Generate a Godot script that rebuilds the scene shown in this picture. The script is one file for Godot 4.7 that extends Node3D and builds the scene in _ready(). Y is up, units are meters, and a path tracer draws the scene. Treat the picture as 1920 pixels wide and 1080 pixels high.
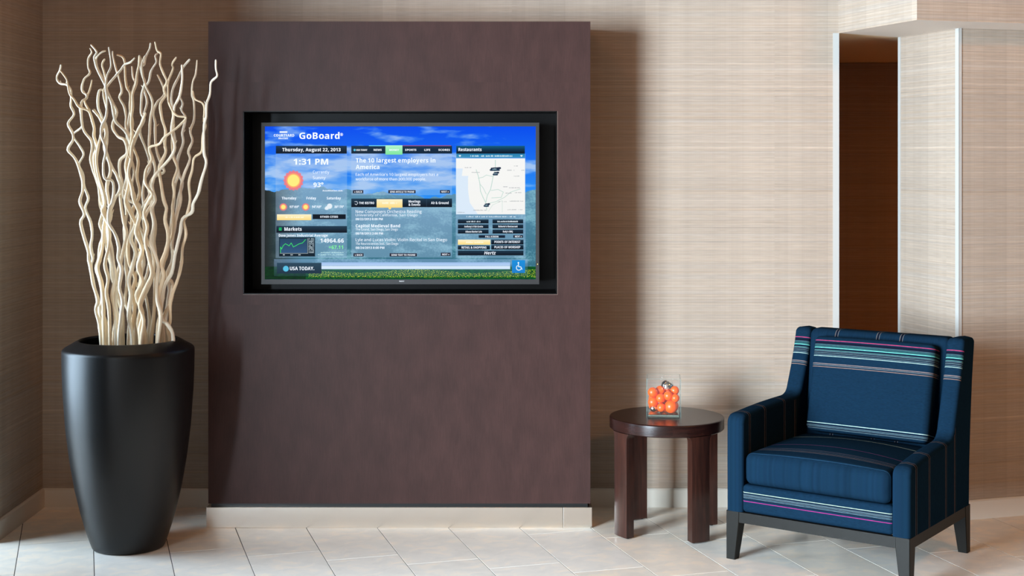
extends Node3D
# A hotel lobby corner: dark media cabinet with an information screen, planter of curly branches, side table, armchair.
# Metres, y up. The cabinet wall is the plane z = 0; the camera stands at z = 6.853 and 1.65 m up.

const EYE := Vector3(0, 1.65, 6.853)
const FOCAL := 2700.0                     # in pixels of a 1920 x 1080 picture
const TURN := 16.6                        # the tile grid and the right-hand walls are turned this much against the cabinet wall
const EXPOSURE := 1.07
const WIN_A := 4.7
const WIN_B := 28.5
const WIN_C := 0.1
const DOWN := 13.0
const WASH := 4.6
const SCREEN := 0.95                        # glow of the screen

var rng := RandomNumberGenerator.new()
var M := {}

func _ready():
	rng.seed = 20130822
	# ---- camera
	var cam := Camera3D.new()
	cam.name = "camera"
	cam.projection = Camera3D.PROJECTION_FRUSTUM
	cam.near = 0.1
	cam.far = 60.0
	cam.size = 0.1 * 1080.0 / FOCAL
	cam.frustum_offset = Vector2(0, -0.1 * 240.0 / FOCAL)    # a shifted lens: the horizon lies above the middle
	cam.position = EYE
	add_child(cam)
	cam.current = true
	# ---- sky and exposure
	var env := Environment.new()
	var sky := Sky.new()
	var sm := ProceduralSkyMaterial.new()
	sm.sky_top_color = Color(0.62, 0.74, 0.92)
	sm.sky_horizon_color = Color(0.90, 0.93, 0.97)
	sm.ground_horizon_color = Color(0.62, 0.62, 0.60)
	sm.ground_bottom_color = Color(0.45, 0.44, 0.42)
	sm.sky_energy_multiplier = 0.5
	sky.sky_material = sm
	env.background_mode = Environment.BG_SKY
	env.sky = sky
	env.tonemap_mode = Environment.TONE_MAPPER_LINEAR
	env.tonemap_exposure = EXPOSURE
	env.sdfgi_enabled = true
	env.ssao_enabled = true
	env.ssil_enabled = true
	var we := WorldEnvironment.new()
	we.name = "world_environment"
	we.environment = env
	add_child(we)
	# ---- daylight from the two window walls at the left of the lobby, and from the entrance behind the camera
	area_light("window_daylight", Vector3(-3.9, 1.42, 1.05), Vector3(1, 0, 0), Vector2(1.7, 2.6), Color(0.80, 0.91, 1.0), WIN_A)
	area_light("window_daylight", Vector3(-3.9, 1.42, 5.9), Vector3(1, 0, 0), Vector2(3.0, 2.6), Color(0.86, 0.94, 1.0), WIN_B)
	area_light("entrance_daylight", Vector3(-1.2, 1.5, 10.85), Vector3(0, 0, -1), Vector2(4.0, 2.6), Color(1.0, 0.95, 0.88), WIN_C)
	make_materials()
	build_room()
	build_floor()
	build_cabinet()
	build_television()
	build_planter()
	build_branches()
	build_table()
	build_vase()
	build_armchair()
	build_downlights()

func area_light(called: String, at: Vector3, towards: Vector3, size: Vector2, color: Color, energy: float, parent: Node = self):
	var l := AreaLight3D.new()
	l.name = called
	l.area_size = size
	l.area_normalize_energy = false
	l.light_color = color
	l.light_energy = energy
	l.area_range = 30.0
	l.area_attenuation = 2.0
	l.shadow_enabled = true
	l.position = at
	var up := Vector3.UP if absf(towards.y) < 0.9 else Vector3.FORWARD
	l.basis = Basis.looking_at(towards, up)
	parent.add_child(l, true)
	return l

# ------------------------------------------------------------------ small tools
func tag(o: Node, label := "", category := "", group := "", kind := ""):
	if label: o.set_meta("label", label)
	if category: o.set_meta("category", category)
	if group: o.set_meta("group", group)
	if kind: o.set_meta("kind", kind)
	return o

func thing(called: String, at: Vector3, label: String, category: String, group := "", turn := 0.0) -> Node3D:
	var o := Node3D.new()
	o.name = called
	o.position = at
	o.rotation.y = turn
	add_child(o, true)
	tag(o, label, category, group)
	return o

func put(called: String, mesh: Mesh, mat: Material, parent: Node = self, at := Vector3.ZERO) -> MeshInstance3D:
	var o := MeshInstance3D.new()
	o.name = called
	o.mesh = mesh
	o.material_override = null
	if mesh.get_surface_count() > 0:
		for i in mesh.get_surface_count():
			o.set_surface_override_material(i, mat)
	o.position = at
	parent.add_child(o, true)
	return o

func structure(called: String, mesh: Mesh, mat: Material, at := Vector3.ZERO) -> MeshInstance3D:
	var o := put(called, mesh, mat, self, at)
	o.set_meta("kind", "structure")
	return o

class Maker:                                # collects triangles; quads are given counter-clockwise as seen from outside
	var v := PackedVector3Array()
	var n := PackedVector3Array()
	var uv := PackedVector2Array()
	var ix := PackedInt32Array()
	func vert(p: Vector3, nn := Vector3.UP, t := Vector2.ZERO) -> int:
		v.append(p); n.append(nn); uv.append(t)
		return v.size() - 1
	func tri(a: int, b: int, c: int):
		ix.append(a); ix.append(c); ix.append(b)
	func quad(a: int, b: int, c: int, d: int):
		tri(a, b, c); tri(a, c, d)
	func face(a: Vector3, b: Vector3, c: Vector3, d: Vector3, ta := Vector2(0, 0), tb := Vector2(1, 0), tc := Vector2(1, 1), td := Vector2(0, 1)):
		var nn := (b - a).cross(c - a)
		if nn.length() < 1e-12: nn = (c - a).cross(d - a)
		nn = nn.normalized()
		quad(vert(a, nn, ta), vert(b, nn, tb), vert(c, nn, tc), vert(d, nn, td))
	func grid(pts: Array, cols: int, uvs = null, wrap := false):      # rows of points with smooth normals; outside is to the left of columns x rows
		var rows := pts.size() / cols
		var first := v.size()
		for r in rows:
			for c in cols:
				vert(pts[r * cols + c], Vector3.ZERO, uvs[r * cols + c] if uvs else Vector2(float(c) / (cols - 1), float(r) / maxi(rows - 1, 1)))
		for r in rows - 1:
			for c in cols - 1:
				quad(first + r * cols + c, first + r * cols + c + 1, first + (r + 1) * cols + c + 1, first + (r + 1) * cols + c)
		smooth(first, rows * cols)
		if wrap:
			for r in rows:
				var s := (n[first + r * cols] + n[first + r * cols + cols - 1]).normalized()
				n[first + r * cols] = s
				n[first + r * cols + cols - 1] = s
	func smooth(first: int, count: int):
		for i in range(first, first + count): n[i] = Vector3.ZERO
		for t in range(0, ix.size(), 3):
			if ix[t] < first or ix[t] >= first + count: continue
			var a := v[ix[t]]; var b := v[ix[t + 2]]; var c := v[ix[t + 1]]
			var w := (b - a).cross(c - a)
			n[ix[t]] += w; n[ix[t + 1]] += w; n[ix[t + 2]] += w
		for i in range(first, first + count):
			n[i] = n[i].normalized() if n[i].length() > 1e-14 else Vector3.UP
	func mesh() -> ArrayMesh:
		var a := []
		a.resize(Mesh.ARRAY_MAX)
		a[Mesh.ARRAY_VERTEX] = v; a[Mesh.ARRAY_NORMAL] = n; a[Mesh.ARRAY_TEX_UV] = uv; a[Mesh.ARRAY_INDEX] = ix
		var m := ArrayMesh.new()
		m.add_surface_from_arrays(Mesh.PRIMITIVE_TRIANGLES, a)
		return m

# a box between two corners, uv in metres; optionally turned afterwards by the transform
func add_box(k: Maker, lo: Vector3, hi: Vector3, xf := Transform3D()):
	var p := func(x: int, y: int, z: int) -> Vector3:
		return xf * Vector3(hi.x if x else lo.x, hi.y if y else lo.y, hi.z if z else lo.z)
	var s := hi - lo
	var faces := [[[0,0,1],[1,0,1],[1,1,1],[0,1,1], s.x, s.y, lo.x, lo.y], [[1,0,0],[0,0,0],[0,1,0],[1,1,0], s.x, s.y, -hi.x, lo.y],
		[[1,0,1],[1,0,0],[1,1,0],[1,1,1], s.z, s.y, -hi.z, lo.y], [[0,0,0],[0,0,1],[0,1,1],[0,1,0], s.z, s.y, lo.z, lo.y],
		[[0,1,1],[1,1,1],[1,1,0],[0,1,0], s.x, s.z, lo.x, -hi.z], [[0,0,0],[1,0,0],[1,0,1],[0,0,1], s.x, s.z, lo.x, lo.z]]
	for f in faces:
		var q := []
		for i in 4: q.append(p.call(f[i][0], f[i][1], f[i][2]))
		var u0 = f[6]; var v0 = f[7]; var u1 = f[6] + f[4]; var v1 = f[7] + f[5]
		k.face(q[0], q[1], q[2], q[3], Vector2(u0, -v0), Vector2(u1, -v0), Vector2(u1, -v1), Vector2(u0, -v1))

func box(lo: Vector3, hi: Vector3, xf := Transform3D()) -> ArrayMesh:
	var k := Maker.new()
	add_box(k, lo, hi, xf)
	return k.mesh()

# a box with rounded edges: six grids whose points are pulled onto the rounding; bend moves points, map gives the uv
func add_rounded(k: Maker, lo: Vector3, hi: Vector3, r: float, seg := 2, inner := 1, bend = null, map = null):
	var mid := (lo + hi) / 2.0
	var h := (hi - lo) / 2.0
	r = minf(r, minf(h.x, minf(h.y, h.z)) * 0.999)
	var ticks := func(half: float) -> Array:
		var t := []
		for i in seg: t.append(-half + r * (1.0 - tan((1.0 - float(i) / seg) * PI / 4.0)))
		for i in inner + 1: t.append(lerpf(-half + r, half - r, float(i) / inner))
		for i in range(1, seg + 1): t.append(half - r + r * tan(float(i) / seg * PI / 4.0))
		return t
	var axes := [[0, 1, 2, 1], [0, 1, 2, -1], [1, 2, 0, 1], [1, 2, 0, -1], [2, 0, 1, 1], [2, 0, 1, -1]]
	var core := h - Vector3(r, r, r)
	for ax in axes:
		var tu: Array = ticks.call(h[ax[0]])
		var tv: Array = ticks.call(h[ax[1]])
		if ax[3] < 0: tu.reverse()
		var pts := []
		var uvs := []
		for y in tv:
			for x in tu:
				var p := Vector3.ZERO
				p[ax[0]] = x; p[ax[1]] = y; p[ax[2]] = h[ax[2]] * ax[3]
				var c := p.clamp(-core, core)
				var d := (p - c).normalized()
				var q := c + d * r
				var w := q + mid
				var fn := Vector3.ZERO
				fn[ax[2]] = ax[3]
				uvs.append(map.call(w, fn) if map else Vector2(p[ax[0]], -p[ax[1]]))
				pts.append(bend.call(w) if bend else w)
		var first := k.v.size()
		k.grid(pts, tu.size(), uvs)
		# weld the look across faces: on the rounding the true normal is used unless the shape is bent
		if bend == null:
			var i := first
			for y in tv:
				for x in tu:
					var p := Vector3.ZERO
					p[ax[0]] = x; p[ax[1]] = y; p[ax[2]] = h[ax[2]] * ax[3]
					k.n[i] = (p - p.clamp(-core, core)).normalized()
					i += 1

func rounded(lo: Vector3, hi: Vector3, r: float, seg := 2, inner := 1, bend = null, map = null) -> ArrayMesh:
	var k := Maker.new()
	add_rounded(k, lo, hi, r, seg, inner, bend, map)
	if bend: weld_normals(k)
	return k.mesh()

func weld_normals(k: Maker):
	var sums := {}
	for i in k.v.size():
		var key := (k.v[i] * 20000.0).round()
		sums[key] = sums.get(key, Vector3.ZERO) + k.n[i]
	for i in k.v.size():
		k.n[i] = (sums[(k.v[i] * 20000.0).round()] as Vector3).normalized()

# a turned shape: profile points (radius, height) from the bottom up, outside to the right of the way
func add_lathe(k: Maker, prof: Array, seg := 48):
	var pts := []
	for q in prof:
		for i in seg + 1:
			var a := TAU * i / seg
			pts.append(Vector3(q.x * sin(a), q.y, q.x * cos(a)))
	k.grid(pts, seg + 1, null, true)

# a tube along points with a radius each
func add_tube(k: Maker, pts: Array, radii: Array, seg := 7, bumps := 0.0):
	var t := (pts[1] - pts[0] as Vector3).normalized()
	var side := t.cross(Vector3.FORWARD if absf(t.z) < 0.9 else Vector3.RIGHT).normalized()
	var ring := []
	for i in pts.size():
		var d: Vector3 = (pts[mini(i + 1, pts.size() - 1)] - pts[maxi(i - 1, 0)]).normalized()
		side = (side - d * side.dot(d)).normalized()
		var up := d.cross(side)
		for j in seg + 1:
			var a := -TAU * j / seg
			var r: float = radii[i] * (1.0 + bumps * sin(i * 1.9 + (j % seg) * 2.1))
			ring.append(pts[i] + (side * cos(a) + up * sin(a)) * r)
	k.grid(ring, seg + 1, null, true)
	for e in [0, pts.size() - 1]:
		var dir: Vector3 = ((pts[0] - pts[1]) if e == 0 else (pts[-1] - pts[-2])).normalized()
		var c := k.vert(pts[e] + dir * radii[e] * 0.5, dir)
		for j in seg:
			var a := k.vert(ring[e * (seg + 1) + j], dir)
			var b := k.vert(ring[e * (seg + 1) + j + 1], dir)
			if e == 0: k.tri(c, b, a)
			else: k.tri(c, a, b)

func bytes_texture(w: int, h: int, data: PackedByteArray, mips := true) -> ImageTexture:
	var im := Image.create_from_data(w, h, false, Image.FORMAT_RGB8, data)
	return ImageTexture.create_from_image(im)

func plain(c: Color, rough := 0.6, metal := 0.0, spec := 0.5) -> StandardMaterial3D:
	var m := StandardMaterial3D.new()
	m.albedo_color = c
	m.roughness = rough
	m.metallic = metal
	m.metallic_specular = spec
	return m

# ------------------------------------------------------------------ materials
func make_materials():
	M.paper = plain(Color.WHITE, 0.8, 0.0, 0.3)
	M.paper.albedo_texture = grasscloth(Color(0.645, 0.580, 0.520))
	M.paper.uv1_scale = Vector3(0.8, 0.8, 1)
	M.trim = plain(Color(0.83, 0.79, 0.735), 0.45)
	M.guard = plain(Color(0.70, 0.69, 0.67), 0.5)
	M.soffit = plain(Color(0.90, 0.85, 0.80), 0.8)
	M.ceiling = plain(Color(0.36, 0.30, 0.24), 0.9)
	M.carpet = plain(Color(0.27, 0.21, 0.17), 0.95)
	M.passage_ceiling = plain(Color(0.93, 0.82, 0.66), 0.9)
	M.shell = plain(Color(0.24, 0.17, 0.12), 0.85)
	M.grout = plain(Color(0.25, 0.225, 0.20), 0.9)
	M.laminate = plain(Color.WHITE, 0.42, 0.0, 0.3)
	M.laminate.albedo_texture = laminate_texture()
	M.recess = plain(Color(0.018, 0.013, 0.013), 0.4, 0.0, 0.35)
	M.steel = plain(Color(0.93, 0.90, 0.86), 0.24, 1.0)
	M.gap = plain(Color(0.03, 0.04, 0.045), 0.4)
	M.bezel = plain(Color(0.14, 0.13, 0.13), 0.45)
	M.pot = plain(Color(0.03, 0.03, 0.032), 0.36, 0.0, 0.45)
	M.soil = plain(Color(0.05, 0.045, 0.04), 0.95)
	M.wood = plain(Color.WHITE, 0.3, 0.0, 0.5)
	M.wood.albedo_texture = wood_texture()
	M.top_wood = M.wood.duplicate()
	M.top_wood.roughness = 0.27
	M.top_wood.albedo_color = Color(0.75, 0.75, 0.8)
	M.top_wood.metallic_specular = 0.4
	M.glass_green = plain(Color(0.45, 0.62, 0.60, 0.25), 0.05)
	M.glass_green.transparency = BaseMaterial3D.TRANSPARENCY_ALPHA
	M.frame = plain(Color(0.088, 0.082, 0.070), 0.45, 0.0, 0.25)
	M.glide = plain(Color(0.05, 0.05, 0.05), 0.6)
	M.branch = []
	for c in [Color(0.985, 0.91, 0.80), Color(0.97, 0.87, 0.73), Color(0.99, 0.935, 0.845)]:
		M.branch.append(plain(c, 0.8, 0.0, 0.3))
	M.orange = plain(Color(1.0, 0.36, 0.0), 0.35)
	M.silver = plain(Color(0.93, 0.92, 0.91), 0.04, 1.0)
	M.glass = plain(Color(0.93, 0.98, 0.97, 0.01), 0.01)
	M.glass.transparency = BaseMaterial3D.TRANSPARENCY_ALPHA
	M.glass_edge = plain(Color(0.80, 0.93, 0.91, 0.02), 0.02)
	M.glass_edge.refraction_enabled = true
	M.glass_edge.refraction_scale = 0.05
	M.fabric = plain(Color.WHITE, 0.95, 0.0, 0.04)
	M.fabric.albedo_texture = fabric_texture()
	M.tiles = []
	for i in 6:
		var t := plain(Color.WHITE, 0.3, 0.0, 0.5)
		t.albedo_texture = tile_texture(i)
		M.tiles.append(t)

func clamp8(x: float) -> int:
	return clampi(int(x * 255.0 + 0.5), 0, 255)

# woven grass wallcovering: fine level strands of uneven tone, and faint upright bands
func grasscloth(base: Color) -> ImageTexture:
	var w := 1024
	var h := 1024
	var r := RandomNumberGenerator.new()
	r.seed = 11
	var tone := PackedFloat32Array(); tone.resize(h)
	var warm := PackedFloat32Array(); warm.resize(h)
	var y := 0
	while y < h:
		var thick := 1 + r.randi() % 3
		var t := r.randfn(0.0, 0.034)
		if r.randf() < 0.06: t -= 0.08
		if r.randf() < 0.06: t += 0.06
		var wm := r.randfn(0.0, 0.006)
		for i in thick:
			if y + i < h:
				tone[y + i] = t; warm[y + i] = wm
		y += thick
	var band := PackedFloat32Array(); band.resize(w)
	var bn := FastNoiseLite.new(); bn.seed = 5; bn.frequency = 0.02
	var step := 0.0
	for x in w:
		if x % 52 == 0: step = r.randfn(0.0, 0.012)
		band[x] = bn.get_noise_1d(x) * 0.02 + step + r.randfn(0.0, 0.006)
	var sn := FastNoiseLite.new(); sn.seed = 9; sn.frequency = 1.0; sn.noise_type = FastNoiseLite.TYPE_VALUE
	var fade := FastNoiseLite.new(); fade.seed = 31; fade.frequency = 1.0; fade.noise_type = FastNoiseLite.TYPE_VALUE
	var data := PackedByteArray(); data.resize(w * h * 3)
	var o := 0
	for yy in h:
		for x in w:
			var s := sn.get_noise_2d(x * 0.022, yy * 0.45) * 0.055
			var k := 1.0 + tone[yy] * (0.65 + 0.9 * fade.get_noise_2d(x * 0.005, yy * 0.37)) + band[x] + s
			data[o] = clamp8(base.r * k + warm[yy]); data[o + 1] = clamp8(base.g * k); data[o + 2] = clamp8(base.b * k - warm[yy])
			o += 3
	return bytes_texture(w, h, data)

# dark stained veneer with an upright, slightly cloudy figure
func laminate_texture() -> ImageTexture:
	var w := 768
	var h := 768
	var a := FastNoiseLite.new(); a.seed = 3; a.frequency = 1.0; a.fractal_octaves = 3
	var data := PackedByteArray(); data.resize(w * h * 3)
	var o := 0
	for y in h:
		for x in w:
			var k := 1.0 + 0.10 * a.get_noise_2d(x * 0.012, y * 0.006) + 0.09 * a.get_noise_2d(x * 0.25, y * 0.012) + 0.05 * a.get_noise_2d(x * 0.9 + 300, y * 0.06)
			data[o] = clamp8(0.236 * k); data[o + 1] = clamp8(0.158 * k); data[o + 2] = clamp8(0.146 * k)
			o += 3
	return bytes_texture(w, h, data)

func wood_texture() -> ImageTexture:
	var w := 512
	var h := 512
	var a := FastNoiseLite.new(); a.seed = 21; a.frequency = 1.0; a.fractal_octaves = 4
	var data := PackedByteArray(); data.resize(w * h * 3)
	var o := 0
	for y in h:
		for x in w:
			var k := 1.0 + 0.3 * a.get_noise_2d(x * 0.06, y * 0.006) + 0.15 * a.get_noise_2d(x * 0.4, y * 0.03)
			data[o] = clamp8(0.20 * k); data[o + 1] = clamp8(0.105 * k); data[o + 2] = clamp8(0.078 * k)
			o += 3
	return bytes_texture(w, h, data)

# glazed stone-look floor tile: soft veins along its length
func tile_texture(n: int) -> ImageTexture:
	var w := 192
	var h := 384
	var a := FastNoiseLite.new(); a.seed = 40 + n; a.frequency = 1.0; a.fractal_octaves = 4
	var base: Color = [Color(0.915, 0.89, 0.85), Color(0.925, 0.90, 0.862), Color(0.915, 0.878, 0.825), Color(0.92, 0.883, 0.832), Color(0.91, 0.89, 0.853), Color(0.92, 0.875, 0.817)][n]
	var data := PackedByteArray(); data.resize(w * h * 3)
	var o := 0
	for y in h:
		for x in w:
			var wob := a.get_noise_2d(x * 0.012 + 50, y * 0.012) * 30.0
			var v := a.get_noise_2d((x + y * 0.25 + wob) * 0.010 + 9, (y + wob) * 0.016)
			var g := a.get_noise_2d(x * 0.3, y * 0.3)
			var k := 1.0 + 0.05 * v + 0.012 * g
			var red := maxf(v, 0.0) * 0.045
			data[o] = clamp8(base.r * k + red); data[o + 1] = clamp8(base.g * k); data[o + 2] = clamp8(base.b * k - red)
			o += 3
	return bytes_texture(w, h, data)

# The chair's cloth: navy with bands of fine woven lines. Four runs of 0.8 m lie one under another; cloth(run, s) gives the uv.
func cloth(run: int, s: float, u := 0.0) -> Vector2:
	return Vector2(u * 2.0, (run + clampf(s, 0.005, 0.795) / 0.8) / 4.0)

func fabric_texture() -> ImageTexture:
	var w := 64
	var h := 2048
	var navy := Color(0.062, 0.140, 0.205)
	var pink := Color(0.66, 0.22, 0.36)
	var aqua := Color(0.42, 0.74, 0.66)
	var pale := Color(0.70, 0.78, 0.72)
	var grey := Color(0.42, 0.48, 0.48)
	var sand := Color(0.66, 0.52, 0.47)
	var dark := Color(0.06, 0.08, 0.13)
	# [run, from, to, colour]
	var lines := [[0, 0.044, 0.0474, pink], [0, 0.052, 0.060, dark], [0, 0.062, 0.0635, grey], [0, 0.066, 0.0675, Color(0.28, 0.50, 0.43)], [0, 0.071, 0.0725, Color(0.32, 0.56, 0.47)], [0, 0.075, 0.0782, aqua],
		[0, 0.082, 0.086, dark], [0, 0.0865, 0.089, Color(0.33, 0.50, 0.47)], [0, 0.0915, 0.0935, grey], [0, 0.0945, 0.098, dark], [0, 0.0985, 0.1005, grey], [0, 0.102, 0.105, dark], [0, 0.106, 0.108, grey],
		[0, 0.112, 0.1146, pale], [0, 0.146, 0.1482, sand], [0, 0.152, 0.154, Color(0.55, 0.51, 0.48)], [0, 0.160, 0.1622, Color(0.66, 0.48, 0.40)],
		[0, 0.402, 0.4048, pale], [0, 0.409, 0.412, dark], [0, 0.413, 0.415, grey], [0, 0.418, 0.420, grey], [0, 0.421, 0.424, dark], [0, 0.425, 0.427, grey], [0, 0.431, 0.433, grey], [0, 0.440, 0.443, Color(0.55, 0.18, 0.40)],
		[1, 0.024, 0.0264, Color(0.72, 0.75, 0.64)], [1, 0.030, 0.033, dark], [1, 0.033, 0.0345, grey], [1, 0.037, 0.0385, Color(0.55, 0.58, 0.56)], [1, 0.0395, 0.0425, dark], [1, 0.0425, 0.044, grey], [1, 0.047, 0.0485, grey], [1, 0.0495, 0.0525, dark], [1, 0.060, 0.0628, Color(0.62, 0.17, 0.42)],
		[3, 0.020, 0.022, Color(0.17, 0.31, 0.42)], [3, 0.085, 0.0872, Color(0.50, 0.45, 0.45)], [3, 0.092, 0.095, dark], [3, 0.095, 0.097, Color(0.48, 0.42, 0.42)], [3, 0.102, 0.1035, Color(0.30, 0.36, 0.40)], [3, 0.107, 0.110, dark], [3, 0.110, 0.1115, Color(0.45, 0.40, 0.42)], [3, 0.118, 0.1195, Color(0.30, 0.36, 0.40)], [3, 0.126, 0.128, Color(0.45, 0.38, 0.42)], [3, 0.205, 0.2078, Color(0.50, 0.28, 0.46)],
		[3, 0.42, 0.424, pale], [3, 0.43, 0.432, grey]]
	for g in [0.062, 0.205, 0.395, 0.50]:
		lines.append([2, g, g + 0.0025, Color(0.50, 0.42, 0.38)])
		lines.append([2, g + 0.0045, g + 0.012, dark])
		lines.append([2, g + 0.0125, g + 0.015, Color(0.42, 0.40, 0.40)])
	var img := Image.create(w, h, false, Image.FORMAT_RGB8)
	var r := RandomNumberGenerator.new(); r.seed = 77
	for y in h:
		var run := y / 512
		var s := (y % 512 + 0.5) / 512.0 * 0.8
		var c := navy
		for l in lines:
			if l[0] == run:
				var half := 0.8 / 512.0 * 0.5
				var cover := clampf((minf(s + half, l[2]) - maxf(s - half, l[1])) / (2.0 * half), 0.0, 1.0)
				c = c.lerp(l[3], cover)
		for x in w:
			var k := 1.0 + r.randfn(0.0, 0.05)
			img.set_pixel(x, y, Color(clampf(c.r * k, 0, 1), clampf(c.g * k, 0, 1), clampf(c.b * k, 0, 1)))
	return ImageTexture.create_from_image(img)

# ------------------------------------------------------------------ room
const HS := 2.254                                   # height of the soffit's underside
func e1() -> Vector3: return Vector3(sin(deg_to_rad(TURN)), 0, cos(deg_to_rad(TURN)))      # towards the camera along the tile lines
func e2() -> Vector3: return Vector3(cos(deg_to_rad(TURN)), 0, -sin(deg_to_rad(TURN)))     # to the right along the turned wall

# an upright slab: a run on the floor from a, along dir for length, thickness to the side given by thick (to the right of dir when positive)
func slab(a: Vector3, dir: Vector3, length: float, thick: float, y0: float, y1: float) -> ArrayMesh:
	var side := dir.cross(Vector3.UP).normalized()
	var xf := Transform3D(Basis(dir, Vector3.UP, side), a)
	return box(Vector3(0, y0, minf(thick, 0.0)), Vector3(length, y1, maxf(thick, 0.0)), xf)

func skirting(called: String, a: Vector3, dir: Vector3, length: float, out: Vector3):
	var k := Maker.new()
	var prof := [Vector2(0, 0.0), Vector2(0.014, 0.0), Vector2(0.014, 0.082), Vector2(0.008, 0.089), Vector2(0, 0.089)]
	for i in prof.size() - 1:
		var p0: Vector2 = prof[i]
		var p1: Vector2 = prof[i + 1]
		var q := [a + out * p0.x + Vector3.UP * p0.y, a + dir * length + out * p0.x + Vector3.UP * p0.y, a + dir * length + out * p1.x + Vector3.UP * p1.y, a + out * p1.x + Vector3.UP * p1.y]
		if dir.cross(Vector3.UP).dot(out) > 0: k.face(q[0], q[1], q[2], q[3])
		else: k.face(q[1], q[0], q[3], q[2])
	for e in [0.0, length]:
		var c: Vector3 = a + dir * e
		k.face(c, c + out * 0.014, c + out * 0.014 + Vector3.UP * 0.082, c + Vector3.UP * 0.089)
	structure(called, k.mesh(), M.trim)

func build_room():
	var c1 := Vector3(1.553, 0, 0)
	var p := Vector3(2.049, 0, 0.252)
	var top := 3.0
	# the cabinet wall, running on behind the left partition into the lobby; at the right it ends at the passage
	structure("wall_back", box(Vector3(-4.2, 0, -0.14), Vector3(c1.x, top, 0)), M.paper)
	structure("wall_left", box(Vector3(-2.354, 0, 0.0), Vector3(-2.234, top, 0.66)), M.paper)
	# the short turned wall (its left face towards the window) and the long turned wall to the right of it
	var back := p - e1() * 0.507
	structure("wall_pilaster", slab(back, e1(), 0.407, -0.10, 0, HS), M.paper)
	structure("wall_right", slab(p, e2(), 3.6, -0.10, 0, HS), M.paper)
	# bulkhead above the passage: papered faces, painted underside
	var s := c1 + e1() * 0.674
	var bk := Maker.new()
	var far := 4.4
	var b0 := c1; var b1 := s; var b2 := s + e2() * far; var b3 := c1 + e2() * far
	var up := Vector3.UP
	bk.face(b0 + up * HS, b1 + up * HS, b1 + up * top, b0 + up * top, Vector2(0, -HS), Vector2(0.674, -HS), Vector2(0.674, -top), Vector2(0, -top))
	bk.face(b1 + up * HS, b2 + up * HS, b2 + up * top, b1 + up * top, Vector2(0, -HS), Vector2(far, -HS), Vector2(far, -top), Vector2(0, -top))
	bk.face(b2 + up * HS, b3 + up * HS, b3 + up * top, b2 + up * top)
	bk.face(b3 + up * HS, b0 + up * HS, b0 + up * top, b3 + up * top)
	bk.face(b0 + up * top, b1 + up * top, b2 + up * top, b3 + up * top)
	bk.face(b0 + up * (HS + 0.022), b3 + up * (HS + 0.022), b2 + up * (HS + 0.022), b1 + up * (HS + 0.022))
	structure("wall_bulkhead", bk.mesh(), M.paper)
	var uk := Maker.new()
	var b4 := back + e2() * far; var b5 := back
	for y in [HS, HS + 0.02]:
		var q := [b0 + up * y, b5 + up * y, b4 + up * y, b2 + up * y, b1 + up * y]
		if y > HS: q.reverse()
		uk.face(q[0], q[1], q[2], q[2]); uk.face(q[0], q[2], q[3], q[4])
	structure("ceiling_bulkhead", uk.mesh(), M.soffit)
	# the dark passage behind
	structure("wall_passage", box(Vector3(0.6, 0, -2.24), Vector3(6.2, HS, -2.12)), M.paper)
	structure("wall_passage_end", box(Vector3(6.08, 0, -2.12), Vector3(6.2, HS, 0.9)), M.paper)
	structure("wall_passage_side", box(Vector3(0.6, 0, -2.12), Vector3(0.72, HS, -0.14)), M.paper)
	structure("ceiling_passage", box(Vector3(0.6, HS + 0.002, -2.24), Vector3(1.553, HS + 0.12, -0.145)), M.passage_ceiling)
	structure("ceiling_passage_far", box(Vector3(1.553, HS + 0.003, -2.24), Vector3(6.2, HS + 0.12, -0.02)), M.passage_ceiling)
	# corner guards
	structure("trim_1", box(Vector3(c1.x - 0.026, 0, -0.01), Vector3(c1.x + 0.003, HS, 0.004)), M.guard)
	structure("trim_2", slab(p - e1() * 0.024, e1(), 0.0275, 0.004, 0, HS), M.guard)
	structure("trim_3", slab(p - e2() * 0.0035, e2(), 0.016, 0.0035, 0, HS), M.guard)
	structure("trim_4", slab(back - e1() * 0.003, e1(), 0.02, 0.004, 0, HS), M.guard)
	# skirtings
	skirting("baseboard_back", Vector3(-2.234, 0, 0), Vector3.RIGHT, c1.x + 2.234, Vector3(0, 0, 1))
	skirting("baseboard_left", Vector3(-2.234, 0, 0), Vector3(0, 0, 1), 0.66, Vector3.RIGHT)
	skirting("baseboard_pilaster", back, e1(), 0.507, -e2())
	skirting("baseboard_right", p, e2(), 3.6, e1())
	skirting("baseboard_passage", Vector3(0.72, 0, -2.12), Vector3.RIGHT, 5.3, Vector3(0, 0, 1))
	# the rest of the lobby, behind and beside the camera
	structure("ceiling", box(Vector3(-4.2, top, -2.3), Vector3(6.2, top + 0.12, 11.2)), M.ceiling)
	structure("wall_lobby_right", box(Vector3(6.08, 0, 0.9), Vector3(6.2, top, 11.2)), M.shell)
	var fr := Maker.new()                                   # rear wall with the entrance opening
	add_box(fr, Vector3(-4.2, 0, 11.0), Vector3(-3.3, top, 11.2))
	add_box(fr, Vector3(0.9, 0, 11.0), Vector3(6.2, top, 11.2))
	add_box(fr, Vector3(-3.3, 2.85, 11.0), Vector3(0.9, top, 11.2))
	structure("wall_front", fr.mesh(), M.shell)
	var fl := Maker.new()                                   # the lobby's left side: two window walls and solid wall between
	add_box(fl, Vector3(-4.2, 0, -0.14), Vector3(-4.0, top, 0.2))
	add_box(fl, Vector3(-4.2, 0, 1.9), Vector3(-4.0, top, 4.4))
	add_box(fl, Vector3(-4.2, 0, 7.4), Vector3(-4.0, top, 11.2))
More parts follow.
